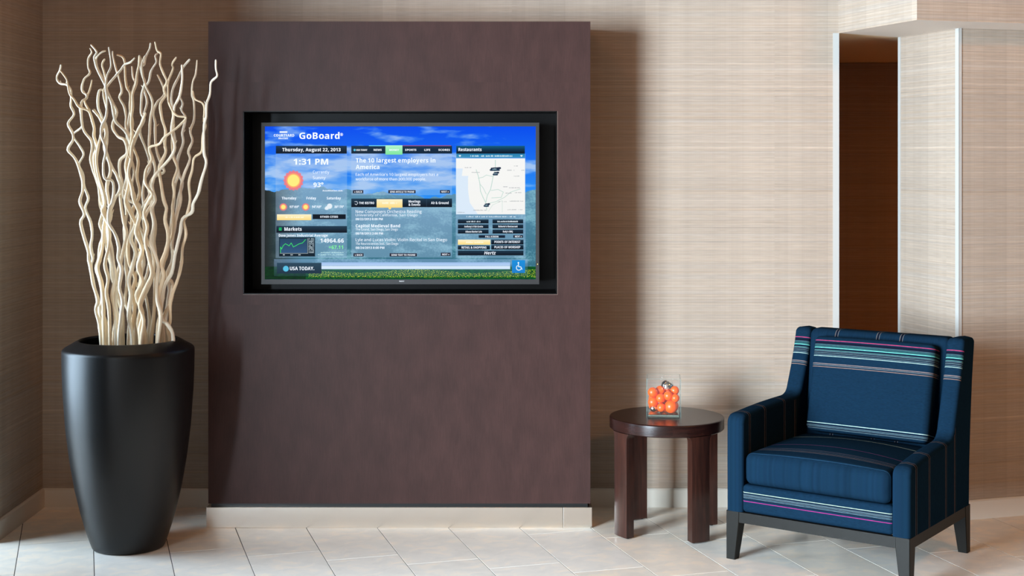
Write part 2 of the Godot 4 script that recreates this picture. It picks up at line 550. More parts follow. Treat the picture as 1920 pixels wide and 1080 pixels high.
	for z in [[0.2, 1.9], [4.4, 7.4]]:
		add_box(fl, Vector3(-4.2, 0, z[0]), Vector3(-4.0, 0.1, z[1]))
		add_box(fl, Vector3(-4.2, 2.75, z[0]), Vector3(-4.0, top, z[1]))
	structure("wall_lobby_left", fl.mesh(), M.shell)
	structure("wall_pier", box(Vector3(-2.72, 0, 1.36), Vector3(-2.40, top, 3.1)), M.shell)
	var wa := Maker.new()
	for z in [0.2, 1.03, 1.86]: add_box(wa, Vector3(-4.13, 0.1, z), Vector3(-4.07, 2.75, z + 0.04))
	structure("window_1", wa.mesh(), M.guard)
	var wf := Maker.new()
	for z in [4.4, 5.88, 7.36]: add_box(wf, Vector3(-4.13, 0.1, z), Vector3(-4.07, 2.75, z + 0.04))
	structure("window_3", wf.mesh(), M.guard)
	var wg := Maker.new()
	for x in [-3.3, -1.22, 0.86]: add_box(wg, Vector3(x, 0, 11.06), Vector3(x + 0.04, 2.85, 11.14))
	structure("window_2", wg.mesh(), M.guard)

func build_downlights():
	var which := ["above the media cabinet", "above the planter", "above the armchair", "at the left behind the camera", "in the middle behind the camera", "at the right behind the camera", "inside the dark passage"]
	var n := -1
	for at in [Vector3(-0.3, 3.0, 0.8), Vector3(-1.7, 3.0, 0.8), Vector3(2.9, 3.0, 3.0), Vector3(-1.8, 3.0, 4.6), Vector3(0.2, 3.0, 4.6), Vector3(2.2, 3.0, 4.6), Vector3(3.9, HS, -1.1)]:
		n += 1
		var o := thing("ceiling_downlight", at, "round recessed ceiling downlight " + which[n], "downlight", "recessed ceiling downlights")
		var k := Maker.new()
		add_lathe(k, [Vector2(0.075, 0.0), Vector2(0.095, 0.0), Vector2(0.095, -0.006), Vector2(0.075, -0.01), Vector2(0.07, -0.002)], 24)
		put("lamp_ring", k.mesh(), M.guard, o)
		var d := Maker.new()
		add_lathe(d, [Vector2(0.0, -0.003), Vector2(0.07, -0.003)], 24)
		var glow := plain(Color(1, 0.9, 0.75), 0.5)
		glow.emission_enabled = true
		glow.emission = Color(1.0, 0.80, 0.55)
		glow.emission_energy_multiplier = 2.0
		put("lamp_lens", d.mesh(), glow, o)
		if at.x > 2.5 and at.z > 0.0:                       # this one is a wall washer: a lamp with a cone
			var sp := SpotLight3D.new()
			sp.name = "downlight_beam"
			sp.light_color = Color(1.0, 0.66, 0.30)
			sp.light_energy = WASH
			sp.light_size = 0.22
			sp.spot_range = 12.0
			sp.spot_attenuation = 2.0
			sp.spot_angle = 58.0
			sp.spot_angle_attenuation = 0.6
			sp.shadow_enabled = true
			sp.position = Vector3(0, -0.02, 0)
			sp.basis = Basis.looking_at(Vector3(-0.15, -1, -0.8).normalized(), Vector3.FORWARD)
			o.add_child(sp, true)
			continue
		area_light("downlight_glow", Vector3(0, -0.02, 0), Vector3.DOWN, Vector2(0.13, 0.13), Color(1.0, 0.58, 0.24), DOWN * (4.5 if at.y < 2.9 else 0.6 if at.x < -1.0 and at.z < 2.0 else 1.0), o)

# ------------------------------------------------------------------ floor
func build_floor():
	var slabm := structure("floor", box(Vector3(-4.2, -0.12, -2.3), Vector3(6.2, -0.0014, 11.2)), M.grout)
	var w := 0.3055
	var l := 0.611
	var origin := Vector3(-0.381, 0, 1.142)
	var gap := 0.0017
	var tm := rounded(Vector3(gap, -0.006, gap), Vector3(w - gap, 0.0, l - gap), 0.0003, 1, 1, null,
		func(p: Vector3, _f: Vector3) -> Vector2: return Vector2(p.x / w, p.z / l))
	var rest := Maker.new()
	for i in range(-24, 26):
		for j in range(-9, 16):
			var at := origin + e2() * (i * w) + e1() * (j * l + (i * 0.25 - floorf(i * 0.25)) * l - 0.17)
			var xf := Transform3D(Basis(e2(), Vector3.UP, e1()), at)
			var mid := xf * Vector3(w / 2, 0, l / 2)
			if mid.x < -4.0 or mid.x > 6.0 or mid.z < -2.2 or mid.z > 2.45: continue
			# keep tiles out of what stands on the other side of the walls
			var seen_one := mid.z > -0.35 and mid.z < 2.1 and absf(mid.x) < 3.2 and not (mid.x < -2.6 and mid.z < 0.0)
			if seen_one:
				var t := put("floor_tile", tm, M.tiles[absi(i * 7 + j * 13 + i * j) % 6], slabm)
				t.transform = xf
				if (i + j) % 3 == 0:
					t.transform = xf * Transform3D(Basis(Vector3.UP, PI), Vector3(w, 0, l))
			else:
				add_box(rest, Vector3(gap, -0.006, gap), Vector3(w - gap, 0, l - gap), xf)
	structure("floor_carpet", box(Vector3(-4.2, -0.002, 2.7), Vector3(6.2, 0.004, 11.2)), M.carpet)
	var far := put("distant_tiles", rest.mesh(), plain(Color(0.92, 0.888, 0.84), 0.3), slabm)
	far.set_meta("kind", "stuff")

# ------------------------------------------------------------------ cabinet
func build_cabinet():
	var x0 := -1.364; var x1 := 0.352; var y0 := 0.107; var y1 := 2.272; var zf := 0.386
	var rx0 := -1.208; var rx1 := 0.2033; var ry0 := 1.047; var ry1 := 1.870; var depth := 0.22
	var o := thing("media_cabinet", Vector3(-0.506, 0, 0), "tall dark brown media cabinet standing against the papered wall with a deep screen niche", "cabinet")
	var sh := Transform3D(Basis(), Vector3(0.506, 0, 0))
	var k := Maker.new()
	add_box(k, Vector3(x0, y0, 0.016), Vector3(rx0, y1, zf), sh)
	add_box(k, Vector3(rx1, y0, 0.016), Vector3(x1, y1, zf), sh)
	add_box(k, Vector3(rx0, ry1, 0.016), Vector3(rx1, y1, zf), sh)
	add_box(k, Vector3(rx0, y0, 0.016), Vector3(rx1, ry0, zf), sh)
	put("body", k.mesh(), M.laminate, o)
	var r := Maker.new()
	var t := 0.004
	add_box(r, Vector3(rx0, ry0, zf - depth), Vector3(rx1, ry1, zf - depth + t), sh)
	add_box(r, Vector3(rx0, ry0, zf - depth), Vector3(rx0 + t, ry1, zf - 0.002), sh)
	add_box(r, Vector3(rx1 - t, ry0, zf - depth), Vector3(rx1, ry1, zf - 0.002), sh)
	add_box(r, Vector3(rx0, ry0, zf - depth), Vector3(rx1, ry0 + t, zf - 0.002), sh)
	add_box(r, Vector3(rx0, ry1 - t, zf - depth), Vector3(rx1, ry1, zf - 0.002), sh)
	tag(put("niche_lining", r.mesh(), M.recess, o), "black lining of the screen niche")
	var e := Maker.new()
	add_box(e, Vector3(rx1, ry0, zf - 0.001), Vector3(rx1 + 0.0025, ry1, zf + 0.001), sh)
	add_box(e, Vector3(rx0, ry0 - 0.002, zf - 0.001), Vector3(rx1 + 0.0025, ry0, zf + 0.001), sh)
	put("niche_edging", e.mesh(), plain(Color(0.42, 0.34, 0.31), 0.3), o)
	tag(put("shadow_gap", box(Vector3(x0 + 0.012, 0.088, 0.016), Vector3(x1 - 0.012, y0, zf - 0.006), sh), M.gap, o), "black recessed joint above the plinth")
	for q in [[x0 - 0.007, 0.228], [0.2295, x1 + 0.007]]:      # two lengths of plinth, butted near the right end
		tag(put("plinth", rounded(Vector3(q[0], 0.0, 0.016), Vector3(q[1], 0.0926, 0.396), 0.0018, 1, 1, func(p: Vector3) -> Vector3: return p + Vector3(0.506, 0, 0)), M.steel, o), "brushed pale metal plinth")

# ------------------------------------------------------------------ television
# The screen is laid out on a picture 508 x 287 units large with its origin at (497, 237).
var pic: Image
const PX := 497.0
const PY := 237.0
func fill(x0: float, y0: float, x1: float, y1: float, top: Color, bottom: Color):
	var a0 := int((x0 - PX) * 2.0); var a1 := int((x1 - PX) * 2.0); var b0 := int((y0 - PY) * 2.0); var b1 := int((y1 - PY) * 2.0)
	for y in range(maxi(b0, 0), mini(b1, pic.get_height())):
		var c := top.lerp(bottom, float(y - b0) / maxf(b1 - b0 - 1, 1))
		for x in range(maxi(a0, 0), mini(a1, pic.get_width())):
			pic.set_pixel(x, y, pic.get_pixel(x, y).lerp(Color(c.r, c.g, c.b), c.a))

func disc(cx: float, cy: float, r: float, c: Color, soft := 1.0, spikes := 0.0):
	var x0 := (cx - PX) * 2.0; var y0 := (cy - PY) * 2.0; var rr := r * 2.0
	for y in range(int(y0 - rr - 4), int(y0 + rr + 5)):
		for x in range(int(x0 - rr - 4), int(x0 + rr + 5)):
			if x < 0 or y < 0 or x >= pic.get_width() or y >= pic.get_height(): continue
			var d := Vector2(x - x0, y - y0)
			var lim := rr + spikes * 2.0 * absf(fmod(d.angle() / TAU * 16.0 + 32.0, 1.0) - 0.5) * 2.0
			var k := clampf((lim - d.length()) / soft + 0.5, 0.0, 1.0)
			if k > 0.0: pic.set_pixel(x, y, pic.get_pixel(x, y).lerp(c, k * c.a))

func stroke(pts: Array, width: float, c: Color):
	for i in pts.size() - 1:
		var a: Vector2 = pts[i]
		var b: Vector2 = pts[i + 1]
		var n := int(a.distance_to(b) * 2.5) + 1
		for j in n + 1:
			var p := a.lerp(b, float(j) / n)
			disc(p.x, p.y, width / 2.0, c, 1.2)

# print too small to read on the photograph: short uneven strokes
func murmur(x0: float, x1: float, y: float, h: float, c: Color):
	var x := x0
	while x < x1:
		var w := 0.5 + rng.randf() * 1.1
		if rng.randf() < 0.86: fill(x, y - h * (0.65 + 0.35 * rng.randf()), minf(x + w, x1), y, c, c)
		x += w + 0.5

func paint_screen() -> ImageTexture:
	pic = Image.create(1016, 574, false, Image.FORMAT_RGB8)
	var a := FastNoiseLite.new(); a.seed = 2; a.frequency = 1.0; a.fractal_octaves = 5
	var b := FastNoiseLite.new(); b.seed = 8; b.frequency = 1.0; b.fractal_octaves = 2
	for y in 574:
		for x in 1016:
			var u := x / 1016.0; var v := y / 574.0
			var c := Color(0.0, 0.30, 0.93).lerp(Color(0.16, 0.55, 0.95), clampf(v / 0.42, 0, 1))
			var cl := a.get_noise_2d(u * 4.0, v * 9.0) * 1.5 + 0.70 - absf(v - 0.29) * 3.4 - maxf(u - 0.60, 0.0) * 1.6
			c = c.lerp(Color(0.72, 0.82, 0.95), clampf(cl * 0.9, 0.0, 0.85))
			var ridge := 0.43 - 0.03 * sin(u * 7.0 + 0.5) + 0.03 * a.get_noise_1d(u * 9.0) - 0.05 * clampf((u - 0.62) * 4.0, 0.0, 1.0) + 0.07 * clampf((u - 0.8) * 5.0, 0.0, 1.0)
			if v > ridge:
				var t := clampf((v - ridge) / (1.0 - ridge), 0, 1)
				var near := Color(0.36, 0.56, 0.68).lerp(Color(0.22, 0.44, 0.52), clampf(t * 1.3, 0, 1))
				near = near.lerp(Color(0.52, 0.74, 0.80), clampf(b.get_noise_2d(u * 90.0, v * 70.0) * 0.35 + a.get_noise_2d(u * 7.0 + 20.0, v * 9.0) * 1.1 + 0.15, 0, 0.75))
				if u < 0.14: near = near.lerp(Color(0.11, 0.12, 0.11), 0.95 * (1.0 - u / 0.14))
				if v > 0.915:
					near = Color(0.03, 0.20, 0.14).lerp(Color(0.06, 0.42, 0.14), b.get_noise_2d(u * 40.0, v * 60.0) * 0.5 + 0.5)
					if b.get_noise_2d(u * 170.0, v * 150.0) > 0.22 and u > 0.16 and v > 0.945 - 0.012 * sin(u * 14) and v < 0.985: near = Color(0.80, 0.86, 0.25)
					if u < 0.15: near = near.darkened(0.4)
				c = near
			pic.set_pixel(x, y, c)
	var veil := Color(0.70, 0.79, 0.93, 0.34)
	var ink := Color(0.02, 0.05, 0.10, 0.96)
	var ink2 := Color(0.10, 0.20, 0.28, 0.93)
	var sun_y := Color(1.0, 0.86, 0.52)
	var sun_w := Color(1.0, 0.95, 0.80)
	fill(524.6, 246.0, 539.4, 249.6, Color(0.95, 0.97, 1.0), Color(0.85, 0.9, 0.97))
	fill(517, 288, 651, 484, veil, veil); fill(659, 288, 848, 366, veil, veil); fill(659, 388, 848, 483, veil, veil); fill(855, 288, 986, 484, veil, veil)
	fill(514, 486, 990, 518, Color(0.6, 0.72, 0.9, 0.45), Color(0.35, 0.45, 0.6, 0.25))
	fill(603, 492, 957, 498.5, Color(0.62, 0.75, 0.92), Color(0.72, 0.82, 0.96)); fill(603, 499, 957, 505, Color(0.88, 0.94, 1.0), Color(0.80, 0.88, 0.97))
	# left column
	fill(517.5, 273.5, 650.5, 288.4, ink2, ink)
	for s in [[550.3, 338.3, 13.5, 17.0], [531.2, 388.0, 5.0, 6.5], [573.1, 388.0, 5.0, 6.5]]:
		disc(s[0], s[1], s[3], Color(0.95, 0.48, 0.52, 0.95), 3.0, s[3] * 0.14)
		disc(s[0], s[1], s[2], Color(1.0, 0.66, 0.42), 3.0)
		disc(s[0], s[1], s[2] * 0.82, Color(1.0, 0.93, 0.50), 3.0)
	for d in [[613, 390, 3.5], [618, 386.5, 5.0], [611, 391, 2.2]]: disc(d[0], d[1], d[2], Color(0.9, 0.94, 0.97), 2.0)
	fill(519.6, 402.3, 584, 413, sun_w, sun_y); fill(586.6, 402.0, 648.8, 411, ink, ink)
	murmur(535, 570, 409, 3, Color(1, 1, 0.92, 0.8))
	fill(518.6, 424, 651.4, 436.5, ink2, ink)
	fill(523.2, 426.5, 528.8, 432.5, Color(0.05, 0.62, 0.36), Color(0.15, 0.72, 0.45))
	fill(523.6, 445.4, 591, 481, Color(0.05, 0.14, 0.20, 0.95), Color(0.04, 0.10, 0.15, 0.95)); fill(525, 447.5, 576, 474.5, Color(0.14, 0.27, 0.38), Color(0.20, 0.34, 0.50))
	stroke([Vector2(526, 474), Vector2(526, 463), Vector2(528, 467), Vector2(531, 460.5), Vector2(535, 457), Vector2(539, 459), Vector2(542, 461), Vector2(546, 455.5), Vector2(550, 463), Vector2(554, 461), Vector2(560, 457.5), Vector2(567, 455.5), Vector2(570, 452.5), Vector2(573, 449)], 0.9, Color(0.25, 0.95, 0.42))
	stroke([Vector2(525, 475), Vector2(577, 475), Vector2(577, 447)], 0.6, Color(0.9, 0.95, 0.97))
	for i in 11: murmur(579, 589, 448.5 + i * 2.6, 1.6, Color(0.85, 0.92, 0.95))
	for x in [530, 545, 560]: murmur(x, x + 4, 479, 2, Color(0.9, 0.95, 0.97))
	murmur(601, 645, 474.5, 1.4, Color(0.8, 0.95, 0.95)); murmur(597, 645, 478.5, 1.4, Color(0.8, 0.95, 0.95))
	fill(519.6, 493, 603, 513, Color(0.17, 0.28, 0.36), Color(0.12, 0.20, 0.27))
	disc(536, 503.8, 5.4, Color(0.36, 0.76, 0.90))
	# middle column
	fill(659, 273.5, 848, 288.4, ink2, Color(0.05, 0.12, 0.18, 0.96))
	fill(692, 272.8, 723, 274.2, Color(0.45, 0.85, 0.98), Color(0.45, 0.85, 0.98)); fill(755.5, 272.6, 846, 274.2, Color(0.62, 0.32, 0.52), Color(0.62, 0.32, 0.52))
	fill(723.3, 272.8, 755.2, 290, Color(0.70, 0.96, 0.80), Color(0.50, 0.90, 0.62))
	disc(665, 281, 2.2, Color(0.36, 0.76, 0.90))
	for q in [[662, 681.7, 356.7], [728.7, 779.6, 356.7], [825.8, 844, 356.5], [663.3, 682, 475], [731, 782, 475], [827, 845, 474]]:
		fill(q[0], q[1 + 1], q[1], q[2] + 6.0, Color(0.20, 0.20, 0.27), Color(0.10, 0.10, 0.16))
	fill(659, 372.6, 848, 388.8, ink2, ink); fill(706.9, 373.5, 755, 389.5, sun_w, sun_y)
	disc(750 - 19, 390.0, 2.6, sun_y); murmur(717, 745, 382.5, 3.4, Color(1, 1, 0.93, 0.8))
	stroke([Vector2(665, 378), Vector2(669, 377.5), Vector2(671, 381), Vector2(668, 384), Vector2(665.5, 382)], 0.8, Color(0.92, 0.95, 0.98))
	for x in [800.0]: fill(x, 374, x + 0.5, 388, Color(0.3, 0.4, 0.5, 0.7), Color(0.3, 0.4, 0.5, 0.7))
	# right column
	fill(856, 273.5, 984.8, 288.4, Color(0.06, 0.36, 0.50), ink); fill(856, 288.4, 984.8, 296, Color(0.13, 0.48, 0.66, 0.95), Color(0.25, 0.58, 0.74, 0.95))
	for q in [[862.5, 0], [978, 0]]: stroke([Vector2(q[0] - 1.5, 291.3), Vector2(q[0] + 1.5, 291.3), Vector2(q[0], 293.2), Vector2(q[0] - 1.5, 291.3)], 1.2, Color(0.92, 0.97, 1))
	murmur(881, 961, 294, 3, Color(0.85, 0.93, 0.97))
	fill(855.8, 297, 985, 402.4, Color(0.965, 0.965, 0.955), Color(0.955, 0.955, 0.945))
	for y in range(297, 402):
		var coast := 896.0 - 6.0 * sin((y - 297) / 30.0) - (12.0 if y < 330 else 0.0) + maxf(y - 380, 0) * 0.5
		if y > 315: fill(855.8, y, coast - 12.0, y + 1, Color(0.84, 0.91, 0.98, 0.85), Color(0.84, 0.91, 0.98, 0.85))
	var road := Color(0.72, 0.84, 0.80, 0.9)
	stroke([Vector2(893, 318), Vector2(897, 330), Vector2(900, 344), Vector2(901, 358), Vector2(906, 370), Vector2(911, 380), Vector2(913, 394)], 1.0, road)
	stroke([Vector2(929, 300), Vector2(929, 318), Vector2(925, 330), Vector2(922, 346), Vector2(920, 355), Vector2(914, 366), Vector2(911, 380)], 1.0, road)
	stroke([Vector2(897, 334), Vector2(906, 332), Vector2(912, 328), Vector2(925, 331)], 0.8, road); stroke([Vector2(901, 346), Vector2(906, 352), Vector2(912, 364)], 0.8, road)
	stroke([Vector2(921, 357), Vector2(934, 355), Vector2(944, 360), Vector2(940, 370), Vector2(922, 371)], 0.8, road); stroke([Vector2(913, 382), Vector2(930, 378), Vector2(946, 370), Vector2(958, 360), Vector2(976, 354)], 0.8, road)
	stroke([Vector2(916, 396), Vector2(924, 384), Vector2(942, 376), Vector2(942, 398)], 0.7, Color(0.80, 0.88, 0.84, 0.9))
	var faint := Color(0.62, 0.64, 0.66, 0.8)
	for q in [[872, 884, 315], [963, 972, 312], [950, 965, 320], [978, 984, 320], [944, 952, 351], [955, 976, 353], [964, 974, 331], [948, 960, 363], [966, 978, 362], [956, 982, 378], [934, 950, 379], [952, 980, 394], [858, 872, 399], [888, 912, 395], [885, 900, 324]]:
		murmur(q[0], q[1], q[2], 1.4, faint)
	for q in [[929, 317, 10.0], [930, 325.5, 5.5], [913, 384.5, 5.5]]:
		stroke([Vector2(q[0] - q[2] + 3, q[1] - 1), Vector2(q[0] + q[2] - 1, q[1] - 2)], 3.2, Color(0.10, 0.16, 0.26)); stroke([Vector2(q[0] - q[2] + 1, q[1] + 1.5), Vector2(q[0] + q[2] - 3, q[1] + 1.5)], 3.0, Color(0.12, 0.22, 0.32))
		murmur(q[0] - q[2] * 0.5, q[0] + q[2] * 0.5, q[1] + 1.2, 2, Color(0.75, 0.88, 0.9))
	murmur(874, 968, 407.8, 2.6, Color(0.88, 0.94, 0.98))
	for y in [411.7, 421.2, 430.6]:
		fill(859.3, y, 916.8, y + 7.4, ink2, ink); fill(924, y, 981.6, y + 7.4, ink2, ink)
	murmur(875, 901, 417.2, 3.2, Color(0.9, 0.95, 0.98)); murmur(933, 973, 417.2, 3.2, Color(0.9, 0.95, 0.98))
	fill(898, 441, 947.5, 446.4, Color(0.14, 0.22, 0.32), ink); fill(963, 441, 981, 446.2, Color(0.16, 0.18, 0.26), ink)
	fill(859.3, 449.7, 920, 459.2, sun_w, sun_y); murmur(873, 907, 456, 3, Color(1, 1, 0.93, 0.8))
	fill(921.7, 449.7, 982, 458.5, ink2, ink); fill(859.3, 460.8, 919, 468.2, ink2, ink); fill(921.7, 459.8, 982, 468.0, ink2, ink); fill(859.3, 470.2, 982, 479, ink2, ink)
	# wheelchair sign, painted blue square
	fill(960.5, 488, 985, 512, Color(0.10, 0.56, 0.86), Color(0.12, 0.50, 0.80))
	disc(972.2, 492.6, 1.5, Color(0.93, 0.97, 1)); stroke([Vector2(972.2, 494), Vector2(972.6, 500), Vector2(977, 500.5), Vector2(979, 505)], 1.4, Color(0.93, 0.97, 1))
	var arc := []
	for i in 14: arc.append(Vector2(973, 502.0) + Vector2(4.6, 0).rotated(deg_to_rad(20 + i * 17)))
	stroke(arc, 1.3, Color(0.93, 0.97, 1))
	return ImageTexture.create_from_image(pic)

var fonts := {}
func word(st: SurfaceTool, s: String, x0: float, base: float, cap: float, x1 := 0.0, bold := true, slant := 0.0):
	var key := "b" if bold else "r"
	if not fonts.has(key):
		var f := SystemFont.new()
		f.font_names = PackedStringArray(["Droid Sans"])
		f.font_weight = 700 if bold else 400
		fonts[key] = f
	var tm := TextMesh.new()
	tm.font = fonts[key]
	tm.font_size = 32
	tm.pixel_size = 1.0
	tm.depth = 0.0
	tm.curve_step = 3.0
	tm.horizontal_alignment = HORIZONTAL_ALIGNMENT_LEFT
	tm.vertical_alignment = VERTICAL_ALIGNMENT_TOP
	tm.text = "H"
	var hb := tm.get_aabb()
	tm.text = s
	var bb := tm.get_aabb()
	var sy := cap / hb.size.y
	var sx := sy if x1 <= x0 else (x1 - x0) / bb.size.x
	var unit := 1.2286 / 508.0
	var xf := Transform3D(Basis(Vector3(sx, 0, 0), Vector3(slant * sy, sy, 0), Vector3(0, 0, 1)), Vector3(x0 - bb.position.x * sx - 751.0, -(base - 380.5) - hb.position.y * sy, 0))
	xf = Transform3D(Basis.from_scale(Vector3(unit, unit, 1)), Vector3.ZERO) * xf
	st.append_from(tm, 0, xf)

func glow_material(c: Color, e: float) -> StandardMaterial3D:
	var m := plain(Color(0.01, 0.01, 0.01), 0.3)
	m.emission_enabled = true
	m.emission = c
	m.emission_energy_multiplier = e
	return m

func build_television():
	var o := thing("television", Vector3(-0.5067, 1.453, 0.17), "large flat screen television glowing with a blue information page inside the cabinet niche", "television")
	var w := 1.26; var h := 0.733; var zf := 0.153
	var sw := 1.2286; var shh := 0.694
	var sy := 0.0025                                   # the glass sits a little above the middle of the frame
	var k := Maker.new()                                # frame: four bars round the glass, and the back
	add_box(k, Vector3(-w / 2, -h / 2, 0.05), Vector3(-sw / 2, h / 2, zf)); add_box(k, Vector3(sw / 2, -h / 2, 0.05), Vector3(w / 2, h / 2, zf))
	add_box(k, Vector3(-sw / 2, sy + shh / 2, 0.05), Vector3(sw / 2, h / 2, zf)); add_box(k, Vector3(-sw / 2, -h / 2, 0.05), Vector3(sw / 2, sy - shh / 2, zf))
	add_box(k, Vector3(-w / 2 + 0.06, -h / 2 + 0.06, 0.0), Vector3(w / 2 - 0.06, h / 2 - 0.06, 0.05))
	put("bezel", k.mesh(), M.bezel, o)
	var s := Maker.new()
	var zs := zf - 0.004
	s.face(Vector3(-sw / 2, sy - shh / 2, zs), Vector3(sw / 2, sy - shh / 2, zs), Vector3(sw / 2, sy + shh / 2, zs), Vector3(-sw / 2, sy + shh / 2, zs), Vector2(0, 1), Vector2(1, 1), Vector2(1, 0), Vector2(0, 0))
	var sm := plain(Color(0.01, 0.01, 0.01), 0.3, 0.0, 0.15)
	sm.emission_enabled = true
	sm.emission_operator = BaseMaterial3D.EMISSION_OP_MULTIPLY
	sm.emission = Color.WHITE
	sm.emission_texture = paint_screen()
	sm.emission_energy_multiplier = SCREEN
	var scr := put("screen", s.mesh(), sm, o)
	var t := SurfaceTool.new(); t.begin(Mesh.PRIMITIVE_TRIANGLES)
	word(t, "GoBoard", 561.6, 260.6, 12.0, 637); word(t, "®", 638, 255, 5.5, 643.5); word(t, "COURTYARD", 513.7, 256.2, 4.8, 552); word(t, "Marriott", 522.6, 261, 3.4, 540)
	word(t, "Thursday, August 22, 2013", 529.5, 283.8, 6.2, 639); word(t, "1:31 PM", 550.7, 308.8, 11, 615.7)
	word(t, "Currently", 587, 325.6, 5.6, 617.7, false); word(t, "Sunny", 587, 336, 5.6, 611, false); word(t, "93°", 588, 350.8, 8.4, 606.8); word(t, "AccuWeather.com", 605, 359, 3, 642.5)
	word(t, "Thursday", 528.5, 374, 4.6, 556); word(t, "Friday", 575, 374, 4.6, 593); word(t, "Saturday", 613, 374, 4.6, 639.5)
	word(t, "93°/69°", 543.4, 390, 4.4, 561); word(t, "94°/69°", 585.4, 390, 4.4, 603); word(t, "88°/70°", 627.6, 390, 4.4, 645)
	word(t, "OTHER CITIES", 600.5, 408.4, 3.6, 634); word(t, "Markets", 533.5, 432.8, 6.4, 566); word(t, "Dow Jones Industrial Average", 523, 443.8, 4.6, 614.7); word(t, "14964.66", 600.9, 454.9, 7.4, 644.9)
	word(t, "USA TODAY.", 543.8, 506.8, 6.6, 589.6)
	word(t, "USA TODAY", 668.5, 283, 3.4, 689); word(t, "NEWS", 701, 283, 3.8, 716); word(t, "MONEY", 730.5, 283, 3.6, 748.5); word(t, "SPORTS", 760, 283, 3.8, 781); word(t, "LIFE", 796, 283, 3.8, 807); word(t, "SCORES", 822.5, 283, 3.8, 844)
	word(t, "The 10 largest employers in", 667.4, 304.8, 8.0, 816.8); word(t, "America", 667.4, 317.2, 8.0, 711.8)
	word(t, "Each of America's 10 largest employers has a", 667.2, 329.8, 5.2, 821.8, false); word(t, "workforce of more than 300,000 people.", 667.2, 338.4, 5.2, 799, false)
	word(t, "« BACK", 664.5, 361.4, 3.2, 679.5); word(t, "SEND ARTICLE TO PHONE", 731.5, 361.4, 3.2, 777); word(t, "NEXT »", 828, 361.2, 3.2, 842)
	word(t, "THE BISTRO", 673.5, 382.8, 4.2, 702); word(t, "Meetings", 766.5, 380, 4.4, 788.5); word(t, "& Events", 766.5, 386, 4.4, 788.5); word(t, "Air & Ground", 808.6, 382.8, 4.6, 841.5)
	word(t, "New Composers Orchestra Reading", 667.2, 399.6, 5.6, 791, false); word(t, "University of California, San Diego", 667.2, 405.6, 4.4, 783, false); word(t, "08/22/2013 8:00 PM", 667.2, 413, 4.2, 718)
	word(t, "Capitol Medieval Band", 667.2, 426.4, 5.6, 750.5); word(t, "The Grand, San Diego, San Diego", 667.2, 432.3, 4.4, 746.5, false); word(t, "08/18/2013 2:00 PM", 667.2, 440, 4.2, 718.5)
	word(t, "Lyle and Lucas Violin: Violin Recital in San Diego", 667.2, 452.4, 5.6, 838.6, false); word(t, "The Neurosciences Inst., San Diego", 667.2, 459.2, 4.4, 747, false); word(t, "08/24/2013 8:00 PM", 667.2, 466.8, 4.2, 721)
	word(t, "« BACK", 665.5, 479.8, 3.2, 680); word(t, "SEND TEXT TO PHONE", 734, 479.8, 3.2, 779); word(t, "NEXT »", 829.5, 478.8, 3.2, 843)
	word(t, "Restaurants", 860, 283.4, 6.0, 903.5)
	word(t, "Anthony's Fish Grotto", 871, 426.6, 3.4, 906); word(t, "Roberto's Restaurant", 935, 426.4, 3.4, 971); word(t, "Athens Market Cafe", 873, 436.2, 3.4, 904); word(t, "Rudy's BBQ", 943.5, 436, 3.4, 962)
	word(t, "FULL SCREEN", 910.5, 445.4, 3.2, 935); word(t, "NEXT »", 966, 445.2, 3.2, 979); word(t, "POINTS OF INTEREST", 927.6, 455.8, 4.2, 976); word(t, "RETAIL & SHOPPING", 866, 466.2, 4.0, 912.5); word(t, "PLACES OF WORSHIP", 927.6, 465.6, 4.2, 976)
	word(t, "Hertz", 910, 477.4, 6.0, 931, true, 0.22)
	tag(put("screen_lettering", t.commit(), glow_material(Color(0.93, 0.96, 1.0), SCREEN * 1.05), scr, Vector3(0, sy, zs + 0.0006)), "white lettering on the screen")
	var g := SurfaceTool.new(); g.begin(Mesh.PRIMITIVE_TRIANGLES)
	word(g, "+67.11", 616.7, 467, 6.6, 643.5)
	tag(put("screen_lettering", g.commit(), glow_material(Color(0.45, 0.95, 0.55), SCREEN), scr, Vector3(0, sy, zs + 0.0006)), "green figure on the screen")
	var lg := SurfaceTool.new(); lg.begin(Mesh.PRIMITIVE_TRIANGLES)
	word(lg, "NEC", 749.2, 528.6, 2.4, 758.6)
	tag(put("maker_mark", lg.commit(), plain(Color(0.75, 0.75, 0.75), 0.4), o, Vector3(0, sy, zf + 0.0004)), "small grey lettering on the lower bezel")
	put("indicator_lamp", box(Vector3(0.6205, -0.278, zf - 0.001), Vector3(0.6245, -0.273, zf + 0.001)), glow_material(Color(1.0, 0.95, 0.6), SCREEN), o)
	area_light("screen_glow", Vector3(0, sy, zf + 0.02), Vector3(0, 0, 1), Vector2(sw, shh), Color(0.55, 0.72, 1.0), 0.003, o)

